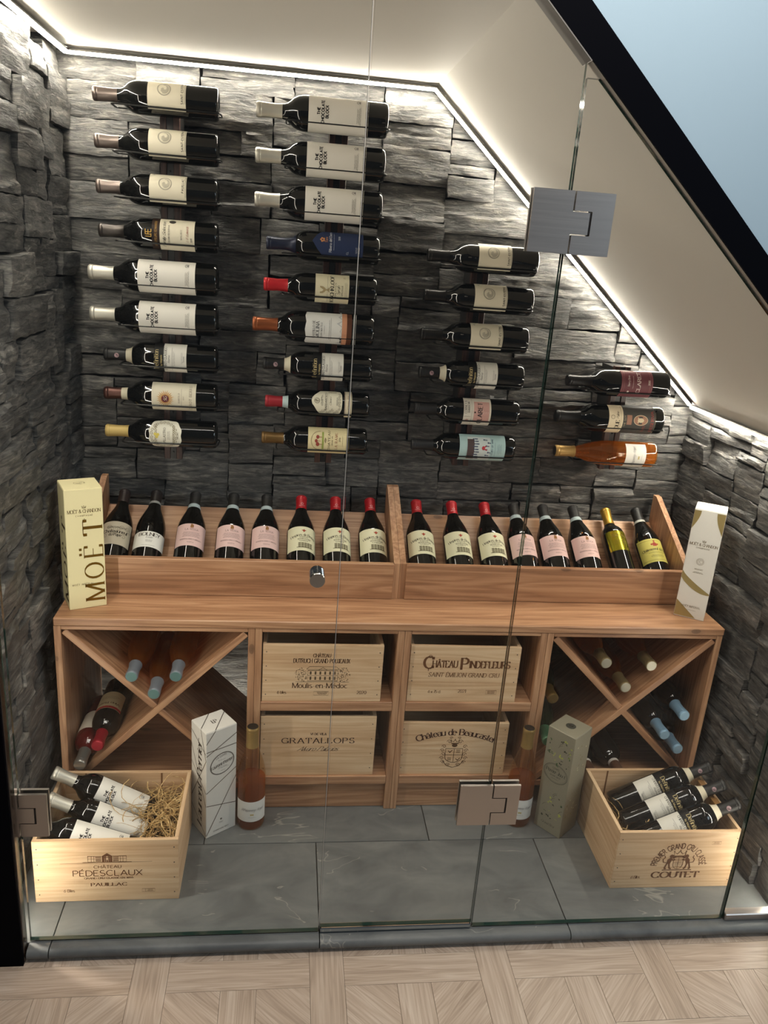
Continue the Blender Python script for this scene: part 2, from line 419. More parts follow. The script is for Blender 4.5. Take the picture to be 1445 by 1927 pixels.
# black fascia along the cut edge, and the hall wall above it
XK = 0.84; ZK = ZC+SL*(XS-XK)                     # the fascia keeps its slope up to here
def slope_band(d0, d1):
    x0, x1 = -0.6, 2.35
    a = [(x0, ZK+d0), (XK, ZK+d0), (x1, ZC-SL*(x1-XS)+d0)]; b = [(x1, ZC-SL*(x1-XS)+d1), (XK+0.45*d1, ZK+d1), (x0, ZK+d1)]
    return a+b
structure(part('trim_1', MB().prism(slope_band(0.0, 0.052), 1, YF-0.004, YF+0.001).prism([(-0.6, ZC+0.002), (XS, ZC+0.002), (XK, ZK), (-0.6, ZK)], 1, YF-0.003, YF+0.001), M['black']))
hw = MB().prism([(-0.6, ZK+0.052), (XK+0.023, ZK+0.052), (2.35, ZC-SL*(2.35-XS)+0.052), (2.35, 2.9), (-0.6, 2.9)], 1, YF-0.001, YF+0.03)
structure(part('wall_hall', hw, M['hallwall']))
# dark jamb post on the left, right-hand hall wall end
structure(part('trim_2', MB().box((-0.20, -0.812, -0.03), (0.040, -0.786, 2.0), 0.002), M['darkwood']))
structure(part('trim_3', MB().box((-0.26, -0.820, -0.03), (0.0385, -0.812, 2.0)), M['black']))

# ------------------------------------------------------------------ slate floor of the niche
fl = structure(part('floor', MB().box((-0.10, -0.80, -0.03), (1.92, 0.18, -0.012)), M['grout']))
def tile(x0, x1, y0, y1):
    part('tile', MB().box((-(x1-x0)/2+0.0012, -(y1-y0)/2+0.0012, -0.012), ((x1-x0)/2-0.0012, (y1-y0)/2-0.0012, 0.0), 0.0008), M['slate'], fl, ((x0+x1)/2, (y0+y1)/2, 0))
for xs in ((-0.09, 0.090), (0.090, 0.692), (0.692, 1.298), (1.298, 1.90)): tile(*xs, -0.786, -0.486)
for xs in ((-0.09, 0.395), (0.395, 1.003), (1.003, 1.61), (1.61, 1.90)): tile(*xs, -0.486, -0.186)
for xs in ((-0.09, 0.090), (0.090, 0.692), (0.692, 1.298), (1.298, 1.90)): tile(*xs, -0.186, 0.150)
def nose(x0, x1):
    pr = [(-0.786, 0.0)]+[(-0.800-0.014*sin(a), -0.013+0.013*cos(a)) for a in [pi*k/8 for k in range(9)]]+[(-0.786, -0.026)]
    o = part('sill_piece', MB().prism(pr, 0, -(x1-x0)/2+0.0012, (x1-x0)/2-0.0012), M['slate'], fl, ((x0+x1)/2, 0, 0), smooth=40)
for xs in ((0.042, 0.090), (0.090, 0.692), (0.692, 1.298), (1.298, 1.90)): nose(*xs)
# ------------------------------------------------------------------ hall floor: woven plank pattern
hf = structure(part('floor_hall', MB().box((-2.2, -4.2, -0.06), (3.6, -0.80, -0.036)), simple('plank_joint', sr(148, 130, 114), 0.6)))
PW, PS = 0.0775, 0.1175; PT = PW+PS
mp = MB().box((-(PW+2*PS)/2+0.0003, -PW/2+0.0003, -0.006), ((PW+2*PS)/2-0.0003, PW/2-0.0003, 0.0), 0.0004).mesh('plank', M['vinyl'])
ms = []
for sg in (1, -1):
    q = PS/2-0.0003; rt = Matrix.Rotation(-sg*pi/4, 4, 'Z')
    ms.append(MB().box((-q, -q, -0.006), (q, q, 0.0), 0.0004, xf=rt).mesh('plank_square', M['vinyl']))
X0, Y0 = 0.3175, -0.8635
for c in range(-4, 9):
    for r in range(-1, 6):
        x, y = X0+c*PT, Y0-r*PT
        if r >= 0 or (c % 2 == 0) == (r % 2 == 0):
            vert = (c+r) % 2 == 0
            if not (r == -1 and not vert): link('plank', mp, hf, (x, y-0.0 if r >= 0 else y, -0.030), (0, 0, R(90) if vert else 0))
        if True:
            k = (c*3+r*5+((c*r) % 3)) % 2
            link('plank_square', ms[k], hf, (x+PT/2, y+PT/2 if r >= 0 else y-10, -0.030), (0, 0, R(45) if k == 0 else R(-45))) if r >= 0 else None

# ------------------------------------------------------------------ LED profiles
def led(name_label, p0, p1, inward, face, mat='led'):
    """profile from p0 to p1; inward: unit vector of the diffuser's normal; face: unit vector along its width"""
    p0, p1, n, f = Vector(p0), Vector(p1), Vector(inward).normalized(), Vector(face).normalized()
    t = thing('led_strip', name_label, 'LED strip', p0)
    d = (p1-p0)
    def sect(pts): return [f*a+n*b for a, b in pts]
    def run(pts, cap=True):
        s_ = sect(pts); m = MB(); k = len(s_)
        m.add([q for q in s_]+[q+d for q in s_], [(i, (i+1) % k, (i+1) % k+k, i+k) for i in range(k)]+[tuple(range(k-1, -1, -1)), tuple(range(k, 2*k))]); return m
    part('housing', run([(-0.0075, 0.0008), (-0.0085, 0.0008), (-0.0085, -0.004), (-0.003, -0.010), (0.003, -0.010), (0.0075, -0.004), (0.0075, 0.0), (0.0065, 0.0), (0.0, -0.001), (-0.0065, 0.0)]), M['alu'], t)
    q_ = sect([(-0.0064, 0.0002), (-0.0042, 0.0026), (0.0, 0.0038), (0.0042, 0.0026), (0.0064, 0.0002)])
    part('diffuser', MB().add(q_+[a+d for a in q_], [(i, i+1, i+6, i+5) for i in range(4)]), M[mat], t)
    return t
sv = Vector((XR-XS, 0, ZS-ZC)).normalized(); sn = Vector((-(-sv.z), 0, -sv.x)); sn = Vector((sv.z, 0, -sv.x))
e = 0.0130
yb = 0.090
led('lit LED strip where back wall meets flat ceiling', (-0.004, yb, ZC-e), (XS, yb, ZC-e), (0, -0.4, -1), (0, 1, -0.4))
led('lit LED strip running down the sloped ceiling edge of the back wall', (XS-0.006, yb, ZC-e), (XR-0.012, yb, ZS-0.004), Vector((0, -0.4, 0))+sn, Vector((0, 1, 0))+sn*0.4)
led('lit LED strip along the top of the left stone wall', (-0.006, -0.755, ZC-e), (-0.006, 0.090, ZC-e), (0.4, 0, -1), (-1, 0, -0.4))
led('lit LED strip along the top of the right stone wall', (XR-0.004, -0.755, ZS-0.013), (XR-0.004, 0.090, ZS-0.013), (-0.8, 0, -1), (1, 0, -0.8))
led('lit upright LED strip on the left wall behind the dark post', (-0.004, -0.762, 0.02), (-0.004, -0.762, 1.91), (1, 0.35, 0), (0.35, -1, 0), 'led_low')
led('lit upright LED strip on the right wall beside the end glass', (1.842, -0.762, 0.02), (1.842, -0.762, 1.08), (-1, 0.35, 0), (0.35, 1, 0), 'led_low')
led('lit LED strip low on the back wall behind the left cabinet', (0.06, 0.060, 0.014), (0.52, 0.060, 0.014), (0, 1, 1.2), (0, -1.2, 1), 'led_low')

# ------------------------------------------------------------------ glass screen
def glass_panel(label, poly, cat='glass screen', name='glass_screen'):
    """poly in (x, z); 10 mm thick sheet with dark green edges"""
    n = len(poly); m = MB()
    vs = [(x, GY-0.005, z) for x, z in poly]+[(x, GY+0.005, z) for x, z in poly]
    m.add(vs, [tuple(range(n)), tuple(range(2*n-1, n-1, -1))], 0)
    m.add(vs, [(i, i+n, (i+1) % n+n, (i+1) % n) for i in range(n)], 1)
    t = thing(name, label, cat, (0, 0, 0))
    part('pane', m, [M['pane'], M['pane_edge']], t)
    return t
J1, J2, J3 = 0.6905, 1.0560, 1.7000
gl = glass_panel('left frameless glass door with a ribbed steel knob', [(0.044, 0.004), (J1-0.002, 0.004), (J1-0.002, ZC-0.001), (0.044, ZC-0.001)], 'glass door', 'glass_door')
part('bottom_seal', MB().box((0.044, GY-0.005, 0.0005), (J1-0.002, GY+0.005, 0.0035)), M['chrome'], gl)
part('edge_seal', MB().box((J1-0.0018, GY-0.0052, 0.02), (J1-0.0004, GY+0.0052, ZC-0.004)), M['seal'], gl)
dr = glass_panel('middle glass door with a steel bottom rail, hinged on its right', [(J1+0.002, 0.016), (J2-0.002, 0.016), (J2-0.002, slope_z(J2-0.002)-0.001), (XS, ZC-0.001), (J1+0.002, ZC-0.001)], 'glass door', 'glass_door')
part('bottom_rail', MB().box((J1+0.003, GY-0.010, 0.004), (J2-0.003, GY+0.008, 0.0155), 0.002), M['chrome'], dr)
gr = glass_panel('wide fixed glass panel between the big hinges and the end panel', [(J2+0.002, 0.004), (J3-0.002, 0.004), (J3-0.002, slope_z(J3)-0.002), (J2+0.024, slope_z(J2+0.024)-0.002), (J2+0.002, slope_z(J2+0.024)-0.002)])
part('bottom_seal', MB().box((J2+0.002, GY-0.005, 0.0005), (J3-0.002, GY+0.005, 0.0035)), M['chrome'], gr)
ge = glass_panel('narrow end glass panel by the right stone wall', [(J3+0.002, 0.004), (1.86, 0.004), (1.86, slope_z(1.86)-0.002), (J3+0.002, slope_z(J3)-0.002)])
part('bottom_channel', MB().box((J3+0.003, GY-0.012, 0.0), (1.86, GY+0.012, 0.020), 0.002), M['steel'], ge)
# steel channel on the soffit above the door
tc = MB().prism([(XS+0.004, slope_z(XS+0.004)-0.0032), (1.0545, slope_z(1.0545)-0.0032), (1.0570, slope_z(1.0570)-0.0005), (XS+0.004, slope_z(XS+0.004)-0.0005)], 1, YF-0.003, GY+0.021)
tag(part('head_channel', tc, simple('satin_grey_channel', sr(150, 146, 142), 0.38, 0.2)), 'grey steel head channel on the slope above the middle glass door', 'channel')
def hinge(door, label, x, z, rightside=0.072, left=0.070, h=0.106):
    th = 0.0065; hb = h/2; a = 0.030; b = 0.036; ys = ((-0.005-th, -0.0053), (0.0053, 0.005+th))
    m1, m2 = MB(), MB()
    for y0, y1 in ys:
        m1.prism([(-left, -hb), (0.004, -hb), (0.004, -a*0.62), (b, -a*0.62), (b, a*0.62), (0.004, a*0.62), (0.004, hb), (-left, hb)], 1, y0, y1)
        m2.prism([(0.007, -hb), (rightside, -hb), (rightside, hb), (0.007, hb), (0.007, a*0.62+0.002), (b+0.004, a*0.62+0.002), (b+0.004, -a*0.62-0.002), (0.007, -a*0.62-0.002)], 1, y0, y1)
    t = part('hinge', m1, M['steel'], door, (x, GY, z), label=label)
    part('leaf_plate', m2, M['steel'], t)
    part('pin', MB().tube([(b+0.002, -0.008, -a*0.6), (b+0.002, -0.008, a*0.6)], 0.0022, 8), M['wiremetal'], t)
    return t
hinge(dr, 'brushed steel hinge, upper', 1.058, 1.5985, 0.079, 0.070)
hinge(dr, 'brushed steel hinge, lower', 1.058, 0.3575, 0.068, 0.070)
hinge(gl, 'brushed steel hinge', 0.040, 0.346, 0.063, 0.030)
pr = [(0.0, 0.0), (0.0105, 0.0), (0.0105, 0.004)]
zk = 0.006
for k in range(4): pr += [(0.0150, zk), (0.0150, zk+0.0052), (0.0132, zk+0.0062), (0.0132, zk+0.0078)]; zk += 0.0085
pr += [(0.0152, zk), (0.0152, zk+0.006), (0.0145, zk+0.0072), (0.0, zk+0.0072)]
part('knob', MB().lathe(pr, 28), M['chrome'], gl, (0.6440, GY-0.005, 0.9170), (R(90), 0, 0), smooth=35, label='ribbed round steel knob')
# ------------------------------------------------------------------ low cabinet row: X units, cubby units, worktop, plinth
CF, CB = -0.3560, 0.040                 # carcass front and back
ZT, ZB = 0.5605, 0.0940                  # inside top and bottom of the X units
CH = 0.0012
def board(parent, a, b, grain, name='panel'):
    c = [(a[i]+b[i])/2 for i in range(3)]; h = [abs(b[i]-a[i])/2 for i in range(3)]
    return part(name, MB().box((-h[0], -h[1], -h[2]), (h[0], h[1], h[2]), CH), M['pine_'+grain], parent, [c[i]-parent.location[i] for i in range(3)])
def x_unit(label, x0, x1):
    t = thing('cross_rack_cabinet', label, 'cabinet', ((x0+x1)/2, (CF+CB)/2, 0.0))
    p = 0.0175
    board(t, (x0, CF, 0.0), (x0+p, CB, 0.5715), 'z', 'side_panel'); board(t, (x1-p, CF, 0.0), (x1, CB, 0.5715), 'z', 'side_panel')
    board(t, (x0+p+.0004, CF, ZT), (x1-p-.0004, CB, 0.5715), 'x', 'top_panel'); board(t, (x0+p+.0004, CF, ZB-0.018), (x1-p-.0004, CB, ZB), 'x', 'bottom_panel')
    xc, zc = (x0+x1)/2, (ZT+ZB)/2; hw_, hh = (x1-x0)/2-p, (ZT-ZB)/2; th = 0.0088
    ang = math.atan2(hh, hw_); L_ = math.hypot(hw_, hh)-th*0.98*(1/math.tan(ang)+math.tan(ang))/2*1.05
    yd = 0.0018
    for s_, y0 in ((1, CF+0.001), (-1, CF+0.004)):
        if s_ == 1:      # the '/' board runs through
            part('cross_board', MB().box((-L_, y0, -th), (L_, CB, th), CH), M['pine_x'], t, (0, -t.location.y, zc), (0, -ang, 0))
        else:            # the '\\' board is two halves butting against it
            for q in (-1, 1):
                g = th*1.02/sin(2*ang)*1.0
                a, b = (-L_, -g) if q < 0 else (g, L_)
                part('cross_board', MB().box((a, y0, -th), (b, CB, th), CH), M['pine_x'], t, (0, -t.location.y, zc), (0, ang, 0))
    return t
XA0, XA1, XB1, XC1, XD1 = 0.0085, 0.5125, 0.9079, 1.3022, 1.8110
x_unit('left cabinet with crossed boards holding wine bottles', XA0, XA1)
x_unit('right cabinet with crossed boards holding wine bottles', XC1+0.0006, XD1)
def cubby(label, x0, x1):
    t = thing('cubby_cabinet', label, 'cabinet', ((x0+x1)/2, (CF+CB)/2, 0.0)); p = 0.0178
    x0 += 0.0006
    board(t, (x0, CF, 0.0), (x0+p, CB, 0.5715), 'z', 'side_panel'); board(t, (x1-p, CF, 0.0), (x1, CB, 0.5715), 'z', 'side_panel')
    board(t, (x0+p+.0004, CF, ZT+0.001), (x1-p-.0004, CB, 0.5715), 'x', 'top_panel')
    board(t, (x0+p+.0004, CF, 0.3247), (x1-p-.0004, CB, 0.3527), 'x', 'shelf')
    board(t, (x0+p+.0004, CF, 0.0860), (x1-p-.0004, CB, 0.1130), 'x', 'bottom_panel')
    board(t, (x0+p+.0004, CF+0.012, 0.001), (x1-p-.0004, CF+0.030, 0.0855), 'x', 'plinth')
    board(t, (x0+p+.0004, CB-0.008, 0.115), (x1-p-.0004, CB, ZT), 'x', 'back_panel')
    return t
cubby('left cubby cabinet with one shelf and two wine crates', XA1, XB1)
cubby('right cubby cabinet with one shelf and two wine crates', XB1, XC1)
pl = MB().box((-0.394, -0.0085, 0.0005), (0.394, 0.0085, 0.0840), CH)
# continuous worktop
wt = part('worktop', MB().box((-0.9015, -0.1640, 0.5720), (0.9015, 0.2850, 0.5935), 0.0025), M['pine_x'], None, (0.9105, -0.1945, 0))
tag(wt, 'long stained pine worktop lying across the four cabinets', 'worktop')

# ------------------------------------------------------------------ leaning bottle display on the worktop
RF = -0.2060; WT = 0.5935
TILT = R(54)                    # lean of the bottles from upright
dv = Vector((0, sin(TILT), cos(TILT))); nv_ = Vector((0, cos(TILT), -sin(TILT)))
def display(label, x0, x1):
    t = thing('bottle_display_rack', label, 'wine rack', ((x0+x1)/2, -0.1, WT+0.0003)); p = 0.0170
    o = t.location
    side = [(-0.200, 0.0), (0.085, 0.0), (0.085, 0.2525), (0.064, 0.2525), (-0.200, 0.1065)]
    for a in (x0, x1-p):
        part('side_panel', MB().prism([(y-o.y, z) for y, z in side], 0, a-o.x, a+p-o.x), M['pine_z'], t)
    part('front_board', MB().box((x0+p+.0004-o.x, RF-o.y, 0.0005), (x1-p-.0004-o.x, RF+0.018-o.y, 0.1055), CH), M['pine_x'], t)
    pb = Vector((0, -0.1655, 0.6285-WT))+nv_*0.0417
    b = MB()
    q = [pb+dv*(-0.012), pb+dv*0.272, pb+dv*0.272+nv_*0.010, pb+dv*(-0.012)+nv_*0.010]
    b.prism([(v.y-o.y, max(v.z, 0.001)) for v in q], 0, x0+p+.0004-o.x, x1-p-.0004-o.x)
    part('leaning_panel', b, M['pine_x'], t)
    return t
display('left half of the leaning bottle display on the worktop', 0.044, 0.9040)
display('right half of the leaning bottle display on the worktop', 0.9046, 1.7700)

# ------------------------------------------------------------------ wall racks for lying bottles
TW = 2.2053/2.1503
def wx(x): return 0.5743+(x-0.5743)*TW
def wz(z): return 1.5292+(z-1.5292)*TW
COLX = [wx(x) for x in (0.266, 0.681, 1.080, 1.525)]
BY = -0.030                                       # axis of the lying bottles
ZROW = [wz(1.0165+0.1015*k) for k in range(9)]
ring_cache = {}
def wire_ring(xl, xr, zoff):
    k = (round(xl, 4), round(xr, 4), round(zoff, 4))
    if k not in ring_cache:
        r_ = 0.0022; g = math.sqrt(max(0.0387**2-zoff**2, 1e-5))+r_*0.9
        pts = []
        def corner(cx, cy, a0, a1, rr=0.010):
            for i in range(4): a = R(a0+(a1-a0)*i/3); pts.append((cx+rr*cos(a), cy+rr*sin(a), -zoff))
        corner(xr-0.010, -g+0.010, -90, 0); corner(xr-0.010, g-0.010, 0, 90)
        corner(xl+0.010, g-0.010, 90, 180); corner(xl+0.010, -g+0.010, 180, 270)
        m = MB().tube(pts, r_, 6, closed=True)
        m.box((-0.006, g-0.002, -zoff-0.006), (0.006, 0.0375, -zoff+0.006))
        ring_cache[k] = m.mesh('bottle_holder', M['wire'], 50)
    return ring_cache[k]
def wall_rack(label, xc, z0, z1, rows, shift):
    z0, z1 = wz(z0), wz(z1)
    t = thing('wall_wine_rack', label, 'wine rack', (xc, BY+0.050, z0)); h = z1-z0
    for s_ in (-1, 1):
        part('wooden_strip', MB().box((s_*0.0165-0.0078, -0.010, 0), (s_*0.0165+0.0078, 0.008, h), 0.0008), M['rackwood'], t)
    part('steel_channel', MB().box((-0.0085, -0.006, 0.001), (0.0085, 0.006, h-0.001), 0.0006), M['wiremetal'], t)
    part('back_plate', MB().box((-0.0225, 0.0082, 0.004), (0.0225, 0.098, h-0.004)), M['wiremetal'], t)
    for z in rows:
        link('bottle_holder', wire_ring(shift-0.127, shift+0.1308, 0.0210), t, (0, -0.050, z-z0))
    for z in [z0+0.02]+[(a+b)/2 for a, b in zip(rows[::3], rows[1::3])]:
        part('screw', MB().lathe([(0.0, 0.0), (0.0028, 0.0), (0.0022, 0.0015), (0.0, 0.002)], 10), M['wire'], t, (0, -0.0075, z-z0), (R(90), 0, 0))
    return t
wall_rack('tall wall wine rack at the left, holding nine bottles', COLX[0], 0.935, 1.872, ZROW, 0.0)
wall_rack('tall wall wine rack second from the left, holding nine bottles', COLX[1], 0.942, 1.872, ZROW, -0.008)
wall_rack('wall wine rack third from the left, holding six bottles', COLX[2], 0.950, 1.560, ZROW[:6], 0.010)
wall_rack('short wall wine rack at the right, holding three bottles', COLX[3], 0.958, 1.262, ZROW[:3], -0.006)
# ------------------------------------------------------------------ lettering: skeleton letters drawn with a broad pen
def arc(cx, cy, rx, ry, a0, a1, n=None):
    n = n or max(4, int(abs(a1-a0)/26))
    return [(cx+rx*cos(R(a0+(a1-a0)*i/n)), cy+ry*sin(R(a0+(a1-a0)*i/n))) for i in range(n+1)]
def ln(*c): return [(c[i], c[i+1]) for i in range(0, len(c), 2)]
GL = {
 'A': (.72, [ln(0, 0, .36, 1), ln(.36, 1, .72, 0), ln(.14, .34, .58, .34)]),
 'B': (.58, [ln(0, 0, 0, 1), ln(0, 1, .28, 1)+arc(.28, .76, .24, .24, 90, -90)+ln(0, .52), arc(.3, .26, .28, .26, 90, -90)+ln(0, 0)]),
 'C': (.72, [arc(.4, .5, .4, .5, 48, 312)]),
 'D': (.68, [ln(0, 0, 0, 1), ln(0, 1, .24, 1)+arc(.24, .5, .44, .5, 90, -90)+ln(0, 0)]),
 'E': (.52, [ln(0, 0, 0, 1), ln(0, 1, .5, 1), ln(0, .52, .4, .52), ln(0, 0, .52, 0)]),
 'F': (.5, [ln(0, 0, 0, 1), ln(0, 1, .5, 1), ln(0, .52, .4, .52)]),
 'G': (.76, [arc(.4, .5, .4, .5, 48, 330), ln(.75, .05, .75, .42, .5, .42)]),
 'H': (.68, [ln(0, 0, 0, 1), ln(.68, 0, .68, 1), ln(0, .52, .68, .52)]),
 'I': (.06, [ln(.03, 0, .03, 1)]),
 'J': (.34, [ln(.32, 1, .32, .22)+arc(.16, .22, .16, .22, 0, -170)]),
 'K': (.64, [ln(0, 0, 0, 1), ln(.6, 1, 0, .45), ln(.2, .62, .64, 0)]),
 'L': (.5, [ln(0, 1, 0, 0), ln(0, 0, .5, 0)]),
 'M': (.84, [ln(0, 0, .03, 1), ln(.03, 1, .42, 0), ln(.42, 0, .81, 1), ln(.81, 1, .84, 0)]),
 'N': (.68, [ln(0, 0, 0, 1), ln(0, 1, .68, 0), ln(.68, 0, .68, 1)]),
 'O': (.82, [arc(.41, .5, .41, .5, 90, 450, 18)]),
 'P': (.55, [ln(0, 0, 0, 1), ln(0, 1, .27, 1)+arc(.27, .74, .26, .26, 90, -90)+ln(0, .48)]),
 'Q': (.82, [arc(.41, .5, .41, .5, 90, 450, 18), ln(.45, .2, .82, -.12)]),
 'R': (.62, [ln(0, 0, 0, 1), ln(0, 1, .27, 1)+arc(.27, .75, .25, .25, 90, -90)+ln(0, .5), ln(.28, .5, .62, 0)]),
 'S': (.54, [arc(.27, .745, .25, .255, 40, 262)+arc(.27, .25, .27, .25, 82, -148)]),
 'T': (.62, [ln(.31, 0, .31, 1), ln(0, 1, .62, 1)]),
 'U': (.64, [ln(0, 1, 0, .3)+arc(.32, .3, .32, .3, 180, 360)+ln(.64, 1)]),
 'V': (.7, [ln(0, 1, .35, 0), ln(.35, 0, .7, 1)]),
 'W': (1.0, [ln(0, 1, .25, 0), ln(.25, 0, .5, 1), ln(.5, 1, .75, 0), ln(.75, 0, 1, 1)]),
 'X': (.66, [ln(0, 1, .66, 0), ln(0, 0, .66, 1)]),
 'Y': (.66, [ln(0, 1, .33, .48), ln(.66, 1, .33, .48), ln(.33, .48, .33, 0)]),
 'Z': (.6, [ln(0, 1, .6, 1), ln(.6, 1, 0, 0), ln(0, 0, .6, 0)]),
 'a': (.46, [arc(.2, .5, .22, .16, 150, 20)+ln(.44, .4, .44, 0), arc(.22, .19, .22, .19, 60, 400, 12)]),
 'b': (.46, [ln(0, 1, 0, 0), arc(.23, .32, .23, .33, 170, -170)]),
 'c': (.42, [arc(.24, .33, .24, .33, 50, 310)]),
 'd': (.46, [ln(.46, 1, .46, 0), arc(.23, .32, .23, .33, 10, 350)]),
 'e': (.46, [ln(.02, .36, .45, .36)+arc(.23, .33, .23, .33, 5, 315)]),
 'f': (.34, [arc(.28, .8, .16, .2, 60, 180)+ln(.12, 0), ln(0, .64, .3, .64)]),
 'g': (.46, [arc(.22, .38, .2, .26, 0, 360, 12), ln(.44, .64, .44, -.1)+arc(.22, -.1, .22, .2, 0, -160)]),
 'h': (.46, [ln(0, 1, 0, 0), arc(.23, .42, .23, .24, 170, 0)+ln(.46, 0)]),
 'i': (.06, [ln(.03, .66, .03, 0), ln(.03, .84, .03, .93)]),
 'j': (.16, [ln(.14, .66, .14, -.15)+arc(.0, -.15, .14, .15, 0, -90), ln(.14, .84, .14, .93)]),
 'k': (.44, [ln(0, 1, 0, 0), ln(.4, .66, 0, .3), ln(.14, .42, .44, 0)]),
 'l': (.06, [ln(.03, 1, .03, 0)]),
 'm': (.72, [ln(0, .66, 0, 0), arc(.18, .44, .18, .22, 170, 0)+ln(.36, 0), arc(.54, .44, .18, .22, 170, 0)+ln(.72, 0)]),
 'n': (.44, [ln(0, .66, 0, 0), arc(.22, .43, .22, .23, 170, 0)+ln(.44, 0)]),
 'o': (.48, [arc(.24, .33, .24, .33, 90, 450, 14)]),
 'p': (.46, [ln(0, .66, 0, -.3), arc(.23, .33, .23, .33, 170, -170)]),
 'q': (.46, [ln(.46, .66, .46, -.3), arc(.23, .33, .23, .33, 10, 350)]),
 'r': (.32, [ln(0, .66, 0, 0), arc(.2, .42, .2, .24, 170, 40)]),
 's': (.38, [arc(.19, .5, .17, .16, 35, 262)+arc(.19, .165, .19, .17, 82, -150)]),
 't': (.32, [ln(.12, .9, .12, .16)+arc(.26, .16, .14, .16, 180, 300), ln(0, .66, .3, .66)]),
 'u': (.44, [ln(0, .66, 0, .22)+arc(.22, .22, .22, .22, 180, 350)+ln(.44, .3), ln(.44, .66, .44, 0)]),
 'v': (.44, [ln(0, .66, .22, 0), ln(.22, 0, .44, .66)]),
 'w': (.68, [ln(0, .66, .17, 0), ln(.17, 0, .34, .66), ln(.34, .66, .51, 0), ln(.51, 0, .68, .66)]),
 'x': (.42, [ln(0, .66, .42, 0), ln(0, 0, .42, .66)]),
 'y': (.44, [ln(0, .66, .22, 0), ln(.44, .66, .2, -.05, .06, -.3)]),
 'z': (.4, [ln(0, .66, .4, .66, 0, 0, .4, 0)]),
 '0': (.52, [arc(.26, .5, .26, .5, 90, 450, 14)]), '1': (.3, [ln(.02, .8, .2, 1, .2, 0)]),
 '2': (.5, [arc(.25, .73, .24, .27, 165, -35)+ln(0, 0, .5, 0)]),
 '3': (.5, [arc(.23, .76, .22, .24, 150, -90), arc(.23, .26, .26, .26, 90, -150)]),
 '4': (.54, [ln(.4, 0, .4, 1, 0, .3, .54, .3)]), '5': (.5, [ln(.46, 1, .08, 1, .05, .56)+arc(.23, .32, .26, .31, 120, -145)]),
 '6': (.5, [ln(.4, 1)+arc(.25, .32, .25, .32, 165, 525, 14)]), '7': (.48, [ln(0, 1, .48, 1, .16, 0)]),
 '8': (.5, [arc(.25, .76, .21, .24, 90, 450, 12), arc(.25, .27, .25, .27, 90, 450, 12)]),
 '9': (.5, [arc(.25, .68, .25, .32, -15, 345, 14)+ln(.12, 0)]),
 '&': (.72, [ln(.7, 0, .16, .72)+arc(.31, .8, .16, .2, 200, -30)+arc(.28, .26, .28, .26, 130, 300)+ln(.66, .46)]),
 '.': (.06, [ln(.03, 0, .03, .09)]), '-': (.3, [ln(0, .36, .3, .36)]), "'": (.06, [ln(.03, .82, .03, 1)]), ',': (.06, [ln(.05, .08, .0, -.14)]), '/': (.4, [ln(0, -.1, .4, 1.05)]),
}
ACC = {'É': ('E', ln(.2, 1.1, .36, 1.28)), 'Ë': ('E', None), 'Â': ('A', ln(.22, 1.08, .36, 1.24, .5, 1.08)), 'é': ('e', ln(.2, .78, .34, .96)), 'è': ('e', ln(.34, .78, .18, .96)), 'â': ('a', ln(.1, .78, .22, .92, .34, .78)), 'È': ('E', ln(.36, 1.1, .18, 1.28))}

